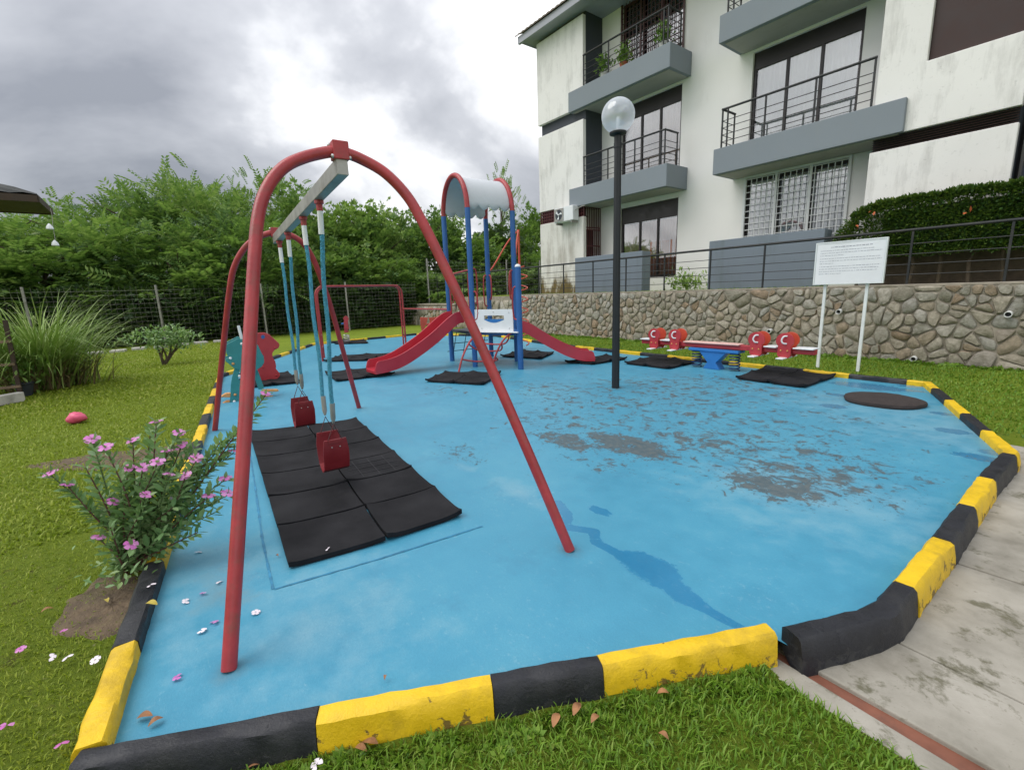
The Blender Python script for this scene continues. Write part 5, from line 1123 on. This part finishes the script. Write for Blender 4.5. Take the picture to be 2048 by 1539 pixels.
# undergrowth along the fence: one dense mass
rg = np.random.default_rng(77)
def scrub(name, N_, box, tpl, fl, mat, zfun=None):
    P = np.stack([rg.uniform(box[0], box[1], N_), rg.uniform(box[2], box[3], N_), rg.uniform(0, 1, N_)**1.15*(box[5]-box[4])+box[4]], -1)
    hmax = box[4]+(box[5]-box[4])*(.45+.75*fbm(P[:, 1], P[:, 0], .55, 3, 8)); P[:, 2] = np.minimum(P[:, 2], hmax)
    D = rg.normal(size=(N_, 3))+np.array([.9, -.1, .5]); D, Yv, Zr = frames(D, rg); V, F = stamp(*tpl, P, D, Yv, Zr, fl*(.6+.8*rg.random(N_)))
    return tag(fast(name, V, F, mat), 'dense dark undergrowth behind the wire fence' if 'under' in name else None, 'undergrowth', kind='stuff')
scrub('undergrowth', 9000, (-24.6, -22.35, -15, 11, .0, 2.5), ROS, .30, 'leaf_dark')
o = scrub('undergrowth', 6000, (-26.5, -22.9, 10, 27, .9, 3.0), ROS, .30, 'leaf_tree'); o['label'] = 'tangled green scrub on the bank behind the upper fence'
o = scrub('undergrowth', 2200, (-22.1, -18.6, 11.5, 13.2, .85, 1.75), ROS, .24, 'leaf_tree'); o['label'] = 'green scrub growing on the bank above the stepped stone walls'
# ------------------------------------------------------------------ hedge on the terrace
hd = thing('hedge', 'clipped dark green hedge with a few orange leaves behind the right railing', 'hedge', (-1.2, 11.95, TZ))
hu0, hu1, hv0, hv1, hz1 = -3.95, 3.4, 11.55, 12.22, 2.99
def hedge_top(u): return 2.15+(hz1-2.15)*math.sqrt(max(0, 1-max(0, (hu0+.9-u)/.9)**2))
MB().box(hu0+.8, hu1, hv0+.16, hv1-.05, 2.02, hz1-.18).build('core_and_shade', 'leaf_dark', hd, bevel=.08); MB().box(hu0+.6, hu1, hv1-.12, hv1-.06, 1.3, 2.1).build('core_and_shade', 'bark', hd)  # leafy inner core, then a bark-coloured sheet painting the shade under the hedge
N_ = 27000; P = []; D = []
rh = np.random.default_rng(9)
while len(P) < N_:
    u = rh.uniform(hu0, hu1); zt2 = hedge_top(u); r_ = rh.random()
    if r_ < .62: v = hv0+abs(rh.normal(0, .05)); z = rh.uniform(1.9, zt2); dd_ = (0, -1, .35)
    else: v = rh.uniform(hv0, hv1); z = zt2-abs(rh.normal(0, .05)); dd_ = (0, -.2, 1)
    if u < hu0+.3: v = rh.uniform(hv0, hv1); dd_ = (-1, -.4, .4); z = rh.uniform(1.9, zt2)
    if u > -.6 and rh.random() < .8: continue
    e = .07*(fbm(np.array(u), np.array(z), 3., 2, 4)-.4); P.append((u, v-float(e), z+float(e))); D.append(np.array(dd_)+rh.normal(0, .6, 3))
P = np.array(P); D = np.array(D); D, Yv, Zr = frames(D, rh); tv = np.array([[0, 0, 0], [.5, .22, .06], [1, 0, 0], [.5, -.22, .06]]); tf = np.array([[0, 1, 2, 3]])
V, F = stamp(tv, tf, P, D, Yv, Zr, .075*(.6+.7*rh.random(N_))); fast('foliage', V, F, 'leaf_hedge', hd)
M('orange_leaf', (.42, .10, .03), .6, .2, 20)
V, F = stamp(tv, tf, np.array([onV(x, y, hv0-.02) for x, y in ((1712, 449), (1716, 451), (1932, 424), (1940, 425), (1745, 420), (1749, 422))]), *frames(rh.normal(0, 1, (6, 3))+[0, -1, -.4], rh), np.full(6, .12)); fast('orange_leaves', V, F, 'orange_leaf', hd)
for k in range(16):
    u = hu0+.45+k*.43; MB().tube([(u, 11.85+.1*math.sin(k*3), TZ-.05), (u+.05*math.sin(k), 11.83, 1.75), (u+.12*math.sin(k*2), 11.8, 2.2)], [.035, .03, .02], 7).build('stem', 'bark', hd, smooth=True)
# ------------------------------------------------------------------ grass blades
rgb = np.random.default_rng(21)
def blades(name, P, h, wd, mat, lab, bend=.5):
    n = len(P); a = rgb.uniform(0, 6.283, n); hh = h*(.35+1.5*rgb.random(n)**2.2); d = np.stack([np.cos(a), np.sin(a), np.zeros(n)], -1); s_ = np.stack([-np.sin(a), np.cos(a), np.zeros(n)], -1)*(wd*(.6+.8*rgb.random(n)))[:, None]
    b = bend*(.3+rgb.random(n)); up = np.array([0, 0, 1.]); mid = P+d*(hh*b*.35)[:, None]+up*(hh*.6)[:, None]; tip = P+d*(hh*b)[:, None]+up*(hh*(1-.25*b))[:, None]
    V = np.stack([P-s_, P+s_, mid+s_*.8, mid-s_*.8, tip], 1).reshape(-1, 3); k = np.arange(n)*5
    F4 = np.stack([k, k+1, k+2, k+3], -1); F3 = np.stack([k+3, k+2, k+4, k+4], -1)
    me_V = V; tri = np.concatenate([np.stack([k, k+1, k+2], -1), np.stack([k, k+2, k+3], -1), np.stack([k+3, k+2, k+4], -1)])
    return tag(fast(name, me_V, tri, mat), lab, 'grass', kind='stuff')
nF = np.array([fd[1], -fd[0]])
def front_d(u, v): return (u-front0[0])*nF[0]+(v-front0[1])*nF[1]
def e0side(u, v): d = e0b-e0a; return (u-e0a[0])*d[1]-(v-e0a[1])*d[0]
kl = (cornL-LEFT0)/np.linalg.norm(cornL-LEFT0); nL = np.array([kl[1], -kl[0]])
def left_d(u, v): return (u-LEFT0[0])*nL[0]+(v-LEFT0[1])*nL[1]
sgnL = 1 if left_d(-5., -3.) > 0 else -1
def hz(u, v): return lawn_h(u, v)
u = rgb.uniform(-2.9, .3, 260000); v = rgb.uniform(-2.2, 2.0, 260000); fdv = front_d(u, v); s0 = e0side(u, v); s_ref = e0side(-1., .5)
ok = (fdv > .10) & (np.sign(s0) == np.sign(s_ref)) & ((sgnL*left_d(u, v) > .12) | (u > -2.)) & (np.hypot(u, v) > .35)
u, v = u[ok], v[ok]; cl_ = fbm(u, v, 5, 3, 2); ok = rgb.random(len(u)) < .35+.9*cl_; u, v = u[ok], v[ok]
blades('front_grass', np.stack([u, v, hz(u, v)-.004], -1), .031, .0028, 'grass_front', 'short green grass of the lawn in front of the kerb', .8)
N_ = 260; uw = rgb.uniform(-2.2, -.3, 1500); vw = rgb.uniform(-1., 1.9, 1500); okw = (front_d(uw, vw) > .12) & (np.sign(e0side(uw, vw)) == np.sign(s_ref)) & (fbm(uw, vw, 3, 3, 12) > .46); uw, vw = uw[okw][:N_], vw[okw][:N_]
P = np.stack([uw, vw, hz(uw, vw)+.012], -1); D = rgb.normal(size=P.shape)*.5+np.array([0, 0, 1.]); D, Yv, Zr = frames(D, rgb); V, F = stamp(*ROS, P, D, Yv, Zr, .022*(.6+rgb.random(len(P)))); tag(fast('weeds', V, F, 'leaf_light'), 'clover-like weeds scattered through the front grass', 'weeds', kind='stuff')
# soil patches
SOIL = [(G(222, 1200)[:2], .36, .20, .3), (G(262, 908)[:2], .85, .30, 1.2)]
def soilmask(u, v):
    m_ = np.zeros(np.shape(u))
    for c, a, b, an in SOIL:
        x = (u-c[0])*math.cos(an)+(v-c[1])*math.sin(an); y = -(u-c[0])*math.sin(an)+(v-c[1])*math.cos(an); m_ = np.maximum(m_, 1-np.hypot(x/a, y/b)+.6*(fbm(u, v, 6, 3, 6)-.45))
    return m_
n0 = 420000; rr_ = 1.2+9.5*rgb.random(n0)**1.3; aa = rgb.uniform(math.radians(100), math.radians(235), n0); u, v = rr_*np.cos(aa), rr_*np.sin(aa)
ok = (sgnL*left_d(u, v) > .125) & (u < -1.9) & (v < 1.2) & (rgb.random(n0) > sst(soilmask(u, v), -.05, .45)*(.55+.45*(fbm(u, v, 9, 2, 31) > .45))); u, v = u[ok], v[ok]
d = np.hypot(u, v); i1 = d < 4.2
blades('lawn_grass', np.stack([u[i1], v[i1], hz(u[i1], v[i1])-.004], -1), .017, .0026, 'grass_blade', 'short mown grass of the left lawn near the kerb', .9)
u3 = rgb.uniform(-21.5, -8, 90000); v3 = rgb.uniform(-7, 4, 90000); k3 = (sgnL*left_d(u3, v3) > .15) & (np.hypot(u3, v3) > 9.5) & (v3 < 1.1+.6*np.maximum(0, -u3-11.2)-.3); u3, v3 = u3[k3], v3[k3]; blades('lawn_grass', np.stack([u3, v3, hz(u3, v3)-.004], -1), .035, .012, 'grass_blade', 'mown grass of the left lawn towards the fence', .9)
i2 = ~i1; blades('lawn_grass', np.stack([u[i2], v[i2], hz(u[i2], v[i2])-.004], -1), .026, .006, 'grass_blade', 'short mown grass of the left lawn farther back', .9)
u = rgb.uniform(-14, 2.5, 110000); v = rgb.uniform(5.6, 10.9, 110000); kr_n = lambda u, v: np.where(u < -1.55, v-(8.36+(u+1.55)*(8.55-8.36)/(-9.2+1.55)), 1e3)
dr = (cornR-cornRR)/np.linalg.norm(cornR-cornRR); nr2 = np.array([dr[1], -dr[0]]); dR = (u-cornRR[0])*nr2[0]+(v-cornRR[1])*nr2[1]
if ((2.-cornRR[0])*nr2[0]+(7-cornRR[1])*nr2[1]) < 0: dR = -dR
ok = (((u < -1.55) & (kr_n(u, v) > .13)) | ((u >= -1.55) & ((dR > .13) | (v > 8.5)) & (v > 6.35))); u, v = u[ok], v[ok]
blades('lawn_grass', np.stack([u, v, hz(u, v)-.004], -1), .030, .007, 'grass_front', 'bright green lawn between the play floor and the stone wall', .7)
# weeds along the front kerb and wall foot
N_ = 420; tt = rgb.random(N_); base = front0[None]+fd[None]*(tt*2.35)[:, None]+nF[None]*(.11+.05*np.abs(rgb.normal(size=N_)))[:, None]
P = np.stack([base[:, 0], base[:, 1], hz(base[:, 0], base[:, 1])+.004], -1); D = rgb.normal(size=(N_, 3))*.6+np.array([0, 0, .9]); D, Yv, Zr = frames(D, rgb)
V, F = stamp(*ROS, P, D, Yv, Zr, .035*(.5+rgb.random(N_))); tag(fast('weeds', V, F, 'grass_front'), 'small broad-leaved weeds along the front kerb', 'weeds', kind='stuff')
N_ = 900; u = rgb.uniform(-14, 1.5, N_); v = WV-.05-.12*np.abs(rgb.normal(size=N_)); P = np.stack([u, v, hz(u, v)+.01], -1); D = rgb.normal(size=(N_, 3))*.6+np.array([0, -.2, .9]); D, Yv, Zr = frames(D, rgb)
V, F = stamp(*ROS, P, D, Yv, Zr, .07*(.5+rgb.random(N_))); tag(fast('weeds', V, F, 'grass_front'), 'low weeds along the foot of the stone wall', 'weeds', kind='stuff')
N_ = 1500; u = rgb.uniform(-14, -3.9, N_); v = WV+.2+.5*rgb.random(N_)**2; P = np.stack([u, v, np.full(N_, TZ-.01)], -1); D = rgb.normal(size=(N_, 3))*.6+np.array([0, -.2, .9]); D, Yv, Zr = frames(D, rgb)
V, F = stamp(*ROS, P, D, Yv, Zr, .05*(.4+rgb.random(N_))); tag(fast('weeds', V, F, 'grass_front'), 'low weeds on the terrace edge behind the railing', 'weeds', kind='stuff')
for c, a, b, an in SOIL:
    V_ = []; F_ = []; n = 40
    for j in range(9):
        for i in range(n):
            t2 = 2*math.pi*i/n; k = j/8*(1.05+.12*math.sin(3*t2)+.08*math.sin(7*t2)); x, y = a*k*math.cos(t2), b*k*math.sin(t2); uu_ = c[0]+x*math.cos(an)-y*math.sin(an); vv_ = c[1]+x*math.sin(an)+y*math.cos(an)
            V_.append((uu_, vv_, float(lawn_h(np.array(uu_), np.array(vv_)))+.012*(1-j/8)+.01*random.random()*(j < 8)-.006*(j == 8)))
    for j in range(8):
        for i in range(n): F_.append((j*n+i, j*n+(i+1) % n, (j+1)*n+(i+1) % n, (j+1)*n+i))
    tag(MB().add(V_, F_).build('bare_soil', 'soil', None, smooth=True, auto=180), kind='structure')
# ------------------------------------------------------------------ pink periwinkle
leaf_v = np.array([[0, 0, 0], [.28, .15, .03], [.62, .19, .03], [1, 0, -.06], [.62, -.19, .03], [.28, -.15, .03]]); leaf_f = np.array([[0, 1, 2, 3], [0, 3, 4, 5]])
def flower(mbp, mbc, c, nrm, r):
    nrm = np.array(nrm, float); nrm /= np.linalg.norm(nrm); x = np.cross(nrm, (.3, .7, .2)); x /= np.linalg.norm(x); y = np.cross(nrm, x); c = np.array(c)
    for k in range(5):
        if mbc is None and random.random() < .25: continue
        a = 2*math.pi*k/5; nrm = nrm if mbc is not None else nrm*.7+np.array([random.uniform(-.35, .35), random.uniform(-.35, .35), .3]); d = math.cos(a)*x+math.sin(a)*y; s_ = -math.sin(a)*x+math.cos(a)*y
        mbp.add([c+d*r*.08, c+d*r*.45+s_*r*.36+nrm*r*.05, c+d*r*.9+s_*r*.46-nrm*r*.02, c+d*r*1.02+s_*r*.05-nrm*r*.04, c+d*r*.92-s_*r*.40-nrm*r*.04, c+d*r*.45-s_*r*.32+nrm*r*.05], [(0, 1, 2, 3, 4, 5)])
    if mbc is not None: mbc.sphere(c+nrm*r*.03, r*.10, 6, 4)
pb0 = G(285, 1135); pb0[1] -= .06
pw = thing('periwinkle_bush', 'leafy periwinkle bush with pink flowers growing by the left kerb', 'flower bush', (pb0[0], pb0[1], -.02))
TIPS = [((100, 945), 2.02, 1), ((135, 968), 2.05, 1), ((211, 893), 2.1, 1), ((184, 877), 2.3, 1), ((265, 879), 2.3, 1), ((312, 842), 2.6, 1), ((358, 864), 2.5, 1), ((362, 890), 2.5, 1), ((333, 900), 2.4, 1), ((315, 922), 2.2, 1), ((285, 934), 2.2, 1), ((255, 936), 2.3, 1), ((338, 947), 2.2, 1), ((370, 950), 2.3, 1), ((228, 1001), 2.2, 1), ((293, 988), 2.1, 1), ((197, 1073), 2.1, 1), ((417, 990), 2.4, 1), ((455, 985), 2.5, 1), ((450, 955), 2.6, 1), ((468, 900), 2.7, 1), ((531, 786), 2.9, 1), ((262, 1088), 2.05, 1), ((392, 915), 2.4, 1), ((505, 830), 2.8, 0), ((430, 1020), 2.4, 0), ((440, 880), 2.7, 0), ((395, 1060), 2.3, 0), ((300, 860), 2.6, 0), ((240, 960), 2.2, 0), ((170, 930), 2.15, 0), ((390, 890), 2.6, 0), ((345, 1010), 2.2, 0), ((275, 1030), 2.15, 0), ((220, 1050), 2.1, 0), ((325, 1060), 2.2, 0), ((360, 985), 2.25, 0)]
leavesP, leavesD, leavesS = [], [], []; rp_ = random.Random(3); fl_m, fl_c = [], []
for (tx, ty), dep, isf in TIPS:
    dep_b = float((pb0-np.array([0, 0, CH]))@_fw); dp = dep_b+(dep-2.35)*.55; tip = atD(tx, ty, dp); root = pb0+np.array([rp_.uniform(-.10, .06), rp_.uniform(-.07, .10), 0])
    hl = np.linalg.norm(tip-root); mid = root*.5+tip*.5+np.array([rp_.uniform(-.04, .04), rp_.uniform(-.04, .04), .06*hl]); sp2 = smoothpath([root, root*.75+mid*.25+Zv*.02, mid, tip-Zv*.012], 6)
    kk = len(sp2); MB().tube(sp2, list(np.linspace(.0075, .003, kk)), 6).build('stem', 'stem_brown' if rp_.random() < .6 else 'stem_green', pw, smooth=True)
    nn_ = max(6, int(hl/.021)); ang = rp_.random()*3
    for k in range(nn_):
        u = .22+.78*k/(nn_-1); f_ = u*(kk-1); i = min(int(f_), kk-2); p = sp2[i]+(sp2[i+1]-sp2[i])*(f_-i); tg = sp2[i+1]-sp2[i]; tg = tg/np.linalg.norm(tg); ang += 1.57+rp_.uniform(-.3, .3)
        x = np.cross(tg, (0, 0, 1.)); x = x/(np.linalg.norm(x)+1e-6); y = np.cross(tg, x)
        for s_ in (0, math.pi):
            if u < .5 and rp_.random() < .72: continue
            dv = math.cos(ang+s_)*x+math.sin(ang+s_)*y+tg*(.35+.5*u)+np.array([0, 0, rp_.uniform(-.1, .25)]); leavesP.append(p); leavesD.append(dv); leavesS.append(rp_.uniform(.052, .085)*(1.05-.25*abs(u-.6)))
    if isf:
        a_, c_ = MB(), MB(); tow = np.array([0, 0, CH])-tip; tow /= np.linalg.norm(tow); flower(a_, c_, tip, tow*.35+np.array([rp_.uniform(-.4, .4), rp_.uniform(-.4, .4), .9]), rp_.uniform(.031, .039)); a_.build('flower', 'petal_pink', pw); fl_c.append(c_)
rgp = np.random.default_rng(2); D, Yv, Zr = frames(np.array(leavesD), rgp); V, F = stamp(leaf_v, leaf_f, np.array(leavesP), D, Yv, Zr, np.array(leavesS)); fast('leaves', V, F, 'leaf_periwinkle', pw, smooth=True)
M('flower_eye', (.35, .01, .12), .6)
ce = MB(); [ce.add(c_.v, c_.f) for c_ in fl_c]; o = ce.build('flower_eyes', 'flower_eye', pw); o['kind'] = 'stuff'
# low leafy base
Nl = 170; Pb = pb0+rgp.normal(size=(Nl, 3))*[.13, .09, .06]; Pb[:, 2] = np.abs(Pb[:, 2])+.03; D, Yv, Zr = frames(rgp.normal(size=(Nl, 3))+[0, 0, .3], rgp); V, F = stamp(leaf_v, leaf_f, Pb, D, Yv, Zr, .035+.025*rgp.random(Nl)); fast('leaves', V, F, 'leaf_periwinkle', pw, smooth=True)
# ------------------------------------------------------------------ tall grass clump, planter, gazebo roof, small bush
tg0 = np.array([-12.5, -1.85, 0]); tg_ = thing('tall_grass', 'tall arching grass clump with a brown dead base at the left edge', 'grass clump', tg0)
def long_blades(n, L0, L1, spread, mat, name, seed, wd, zb=0.):
    rg = np.random.default_rng(seed); V = []; F = []
    for i in range(n):
        a = rg.uniform(0, 6.283); r0 = abs(rg.normal(0, spread*.35)); root = tg0+np.array([math.cos(a)*r0*.7, math.sin(a)*r0*1.1, zb]); a2 = a+rg.normal(0, .6); L_ = rg.uniform(L0, L1); el = rg.uniform(.95, 1.5); p = root; w = wd*rg.uniform(.6, 1.2); s_ = np.array([-math.sin(a2), math.cos(a2), 0]); b = len(V); K = 7; cv = rg.uniform(.12, .34)
        for k in range(K+1):
            ww = w*(1-(k/K)**2*.9); V += [p-s_*ww, p+s_*ww]; p = p+np.array([math.cos(a2)*math.cos(el), math.sin(a2)*math.cos(el), math.sin(el)])*L_/K; el -= cv*(.5+k/K)
        for k in range(K): F.append((b+2*k, b+2*k+1, b+2*k+3, b+2*k+2))
    return fast(name, np.array(V), np.array(F), mat, tg_)
long_blades(950, 1.2, 2.3, .7, 'tall_grass', 'blades', 3, .013); long_blades(700, .35, 1.05, 1., 'dead_grass', 'dead_blades', 4, .014); long_blades(220, .5, 1.2, .9, 'dead_grass', 'dead_blades', 5, .01)
pt = thing('wooden_trellis', 'dark wooden trellis frame standing on a low concrete edge at the left', 'trellis', (-11.5, -2.2, 0))
for (a, b, w) in (((10, 640), (38, 775), .06), ((-40, 640), (-12, 790), .06)):
    A_ = onU(a[0], a[1], -11.5); B_ = onU(b[0], b[1], -11.5); MB().bar(B_-Zv*.1, A_, .06, .06).build('post', 'dark_wood', pt, bevel=.005)
for (a, b) in (((-60, 690), (22, 682)), ((-60, 782), (42, 772)), ((-60, 735), (30, 728))): MB().bar(onU(*a, -11.47), onU(*b, -11.47), .03, .045).build('rail', 'wood_light', pt, bevel=.004)
q0_, q1_ = G(45, 798), G(-120, 830); tag(MB().bar(q0_+Zv*.05, q1_+Zv*.05, .14, .16).build('concrete_edge', 'pale_slab', None, bevel=.012), 'low weathered concrete edge under the wooden trellis', 'edging')
c_ = G(52, 788); bp_ = thing('flower_pot', 'dark blue flower pot beside the concrete edge', 'pot', (c_[0], c_[1], -.02)); MB().lathe(c_-Zv*.02, [(.09, 0), (.13, .2), (.145, .21), (.145, .23), (.12, .225), (.11, .19)], 16).build('pot', 'dark_slate', bp_, smooth=True)
V, F = stamp(leaf_v, leaf_f, c_+rgp.normal(size=(260, 3))*[.14, .18, .16]+[0, 0, .45], *frames(rgp.normal(size=(260, 3))+[0, 0, .4], rgp), .07+.05*rgp.random(260)); fast('leaves', V, F, 'leaf_light', bp_)
gz_ = thing('gazebo', 'dark tiled gazebo roof corner reaching in at the left edge', 'gazebo', (-11.9, -3.3, 0))
e2 = onU(102, 416, -12.6); tip = np.array([-11.2, e2[1], e2[2]]); e1 = np.array([-11.2, e2[1]-4, e2[2]]); e3 = np.array([-12.6, e2[1]-4, e2[2]]); apx = np.array([-11.9, e2[1]-2, e2[2]+.6])
for a, b in ((tip, e1), (e2, tip), (e1, e3), (e3, e2)):
    mb = MB(); n = 26; V_ = []; F_ = []
    for i in range(n+1):
        p = a+(b-a)*i/n
        for j in range(9): q_ = p+(apx-p)*j/8; V_.append(q_+Zv*(.022*abs(math.sin(math.pi*i*.5+.7*j))+.02*(j % 2)))
    for i in range(n):
        for j in range(8): F_.append((i*9+j, (i+1)*9+j, (i+1)*9+j+1, i*9+j+1))
    mb.add(V_, F_).build('roof_slope', 'tile_dark', gz_)
    MB().bar(a-Zv*.07, b-Zv*.07, .04, .11).build('fascia', 'dark_wood', gz_)
MB().prism([tip-Zv*.10, e1-Zv*.10, e3-Zv*.10, e2-Zv*.10], Zv, .02).build('ceiling', 'dark_wood', gz_)
for x, y in ((-11.4, -2.6), (-11.4, -4.9), (-12.4, -2.7), (-12.4, -4.9)): MB().box(x-.06, x+.06, y-.06, y+.06, -.1, tip[2]-.1).build('post', 'dark_wood', gz_, bevel=.006)
hb = onU(100, 452, -11.); ho = thing('hanging_ornament', 'pair of small white hanging bells on a string below the gazebo corner', 'ornament', (hb[0], hb[1], hb[2]-.3))
for (x, y) in ((99, 453), (110, 486)):
    p = onU(x, y, -11.); MB().lathe(p-Zv*.045, [(.045, 0), (.05, .01), (.04, .05), (.015, .085), (.006, .095)], 12).build('bell', 'white_plastic', ho, smooth=True)
MB().tube([onU(112, 486, -11.)+Zv*.04, onU(106, 455, -11.), onU(104, 430, -11.), onU(101, 417, -11.)], .004, 5).build('string', 'galv', ho)
sb0 = G(328, 727); sbh = thing('small_shrub', 'small bonsai-like shrub with bare forked stems on the left lawn', 'shrub', (sb0[0], sb0[1], -.02))
tips = []
for k, (x, y, dz) in enumerate(((296, 668, 0), (318, 690, 0), (345, 662, 0), (372, 672, 0), (335, 682, 0), (360, 690, 0))):
    e = onP(x, y, sb0, facing(sb0))+np.array([.1*math.sin(k*2), .1*math.cos(k), 0]); tips.append(e); MB().tube(smoothpath([sb0-Zv*.03, sb0*.6+e*.4+np.array([0, .08*math.sin(k), -.05]), e], 5), list(np.linspace(.04, .012, 11)), 7).build('stem', 'bark', sbh, smooth=True)
Ps = np.concatenate([e+rgp.normal(size=(110, 3))*[.16, .2, .07] for e in tips]+[sb0+np.array([0, 0, .72])+rgp.normal(size=(300, 3))*[.3, .42, .08]]); D, Yv, Zr = frames(rgp.normal(size=Ps.shape)+[0, 0, .4], rgp); V, F = stamp(leaf_v, leaf_f, Ps, D, Yv, Zr, .08+.05*rgp.random(len(Ps))); fast('foliage', V, F, 'leaf_periwinkle', sbh)
# deflated pink ball on the lawn
bc = G(155, 842); V_, F_ = _sph((0, 0, 0), .105, 18, 12, (1, 1, .68)); V_ = [np.array(p)*(1+.16*math.sin(7*p[0]*20+3*p[1]*22)*.5+.10*math.sin(p[2]*40+p[1]*30)) for p in V_]
tag(MB().add([bc+p+Zv*.05 for p in V_], F_).build('deflated_ball', 'pink_plastic', None, smooth=True, auto=60), 'crumpled pink ball lying on the left lawn', 'ball')
# balcony pots
for (u, lab, mt_) in ((-11.15, 'pale pot with leafy plant behind the top left balcony railing', 'pot_white'), (-10.35, 'terracotta pot with leafy plant on the top left balcony', 'clay'), (-8.95, 'white pot with tall plant at the corner of the top left balcony', 'pot_white')):
    c_ = np.array([u, V0+.35, 4.32+FL+.62]); t_ = thing('potted_plant', lab, 'potted plant', c_); MB().lathe(c_, [(.09, 0), (.13, .22), (.14, .24), (.12, .24)], 14).build('pot', mt_, t_, smooth=True)
    V, F = stamp(leaf_v, leaf_f, c_+[0, 0, .45]+rgp.normal(size=(150, 3))*[.12, .12, .14], *frames(rgp.normal(size=(150, 3))+[0, 0, .6], rgp), .10+.08*rgp.random(150)); fast('leaves', V, F, 'leaf_light', t_)
c_ = np.array([-8.05, 12.7, TZ-.02]); t_ = thing('ground_plant', 'yellow green plant at the wall foot between the two low grey walls', 'plant', c_)
V, F = stamp(leaf_v, leaf_f, c_+[0, 0, .22]+rgp.normal(size=(320, 3))*[.32, .1, .14], *frames(rgp.normal(size=(320, 3))+[0, -.3, .7], rgp), .10+.08*rgp.random(320)); fast('leaves', V, F, 'tall_grass', t_)
# ------------------------------------------------------------------ fallen flowers and leaves
def fallen_flower(px, py, mat, lab, z=.004, r=.020):
    c = G(px, py, z); a = MB(); flower(a, None, c+Zv*.006, (random.uniform(-.35, .35), random.uniform(-.35, .35), 1), r)
    tag(a.build('fallen_flower', mat, None), lab, 'flower', 'fallen periwinkle flowers')
LZ = -.015
for a in ((512, 1225, 'white_petal', 'white fallen flower right of the near swing leg', .004), (404, 1262, 'white_petal', 'white fallen flower left of the near swing leg, lowest of the white ones', .004), (373, 1203, 'white_petal', 'white fallen flower on the blue floor beside the black kerb block', .004), (356, 1355, 'petal_pink', 'pink fallen flower on the blue floor near the yellow corner kerb', .004), (428, 1245, 'petal_pink', 'pink fallen flower touching the near swing leg', .004), (303, 1171, 'white_petal', 'white fallen flower on top of the black kerb block', KT+.004), (396, 1105, 'white_petal', 'white fallen flower under the right side of the periwinkle', .004), (440, 1165, 'white_petal', 'small white fallen petal behind the near swing leg', .004), (657, 1098, 'white_petal', 'white fallen flower on the nearest rubber mat', .042),
          (408, 1186, 'petal_pink', 'faded pink fallen flower on the grimy patch of blue floor', .004), (131, 1260, 'petal_pink', 'pink fallen flower on the bare soil edge', LZ+.02), (42, 1299, 'petal_pink', 'pink fallen flower on the lawn at the left edge', LZ+.02), (101, 1316, 'white_petal', 'white fallen flower on the lawn, left of its pair below the soil', LZ+.02), (136, 1316, 'white_petal', 'white fallen flower on the lawn, middle of the three below the soil', LZ+.02), (191, 1321, 'white_petal', 'white fallen flower on the lawn next to the yellow kerb', LZ+.02), (14, 1452, 'petal_pink', 'pale pink fallen flower at the lower left edge', LZ+.02), (124, 1490, 'petal_pink', 'pink fallen flower on the lawn near the bottom left corner', LZ+.02), (634, 1531, 'white_petal', 'white fallen flower in the front grass at the bottom edge', -.05)): fallen_flower(*a)
def fallen_leaf(px, py, mat, lab, z, L_=.06, ang=None):
    L_ *= .78
    c = G(px, py, z); a = ang if ang is not None else random.uniform(0, 6.28); d = np.array([math.cos(a), math.sin(a), .04]); s_ = np.array([-math.sin(a), math.cos(a), 0]); V_ = []; F_ = []; K = 6
    for k in range(K+1):
        t_ = k/K; w_ = L_*.26*math.sin(math.pi*min(1, t_*.96+.03))**.8; p = c+d*L_*(t_-.5)+Zv*(.012*math.sin(t_*3.1)+.006); V_ += [p-s_*w_+Zv*w_*.25, p, p+s_*w_+Zv*w_*.3]
    for k in range(K): F_ += [(3*k, 3*k+1, 3*k+4, 3*k+3), (3*k+1, 3*k+2, 3*k+5, 3*k+4)]
    tag(MB().add(V_, F_).build('fallen_leaf', mat, None, smooth=True, auto=180), lab, 'leaf', 'fallen dry leaves')
for a in ((290, 1436, 'dry_leaf', 'brown dry leaf in the front left corner of the blue floor', .006, .07), (312, 1446, 'dry_leaf', 'darker dry leaf of the pair in the floor corner', .006, .06), (771, 1357, 'dry_leaf', 'small upright dry leaf on the floor behind the front kerb', .012, .03), (740, 1487, 'dry_leaf', 'large brown leaf leaning on the left yellow front kerb', -.04, .075), (722, 1500, 'dry_leaf', 'light brown leaf below the left yellow front kerb', -.045, .06), (1112, 1442, 'dry_leaf', 'oval brown leaf standing in the front grass', -.045, .075), (1154, 1420, 'dry_leaf', 'brown leaf against the black front kerb block', -.04, .075), (1190, 1440, 'dry_leaf', 'curled brown leaf right of the black front kerb block', -.045, .06), (1327, 1474, 'dry_leaf', 'single pale brown leaf in the front grass', -.045, .05), (1326, 1388, 'dry_leaf', 'brown leaf at the foot of the right yellow front kerb', -.045, .06), (1445, 1335, 'dry_leaf', 'reddish leaf half hidden in weeds by the right yellow front kerb', -.04, .05), (303, 1210, 'yellow_leaf', 'yellow leaf lying on the black kerb block', KT+.004, .08), (555, 1113, 'dry_leaf', 'tiny dry leaf beside the nearest mat', .006, .03), (215, 1203, 'yellow_leaf', 'yellow leaf standing on the bare soil', LZ+.02, .05), (95, 1222, 'dry_leaf', 'pale dry leaf on the lawn left of the bare soil', LZ+.02, .06), (510, 1533, 'dry_leaf', 'orange brown leaf at the bottom edge in the front grass', -.05, .06)): fallen_leaf(*a)
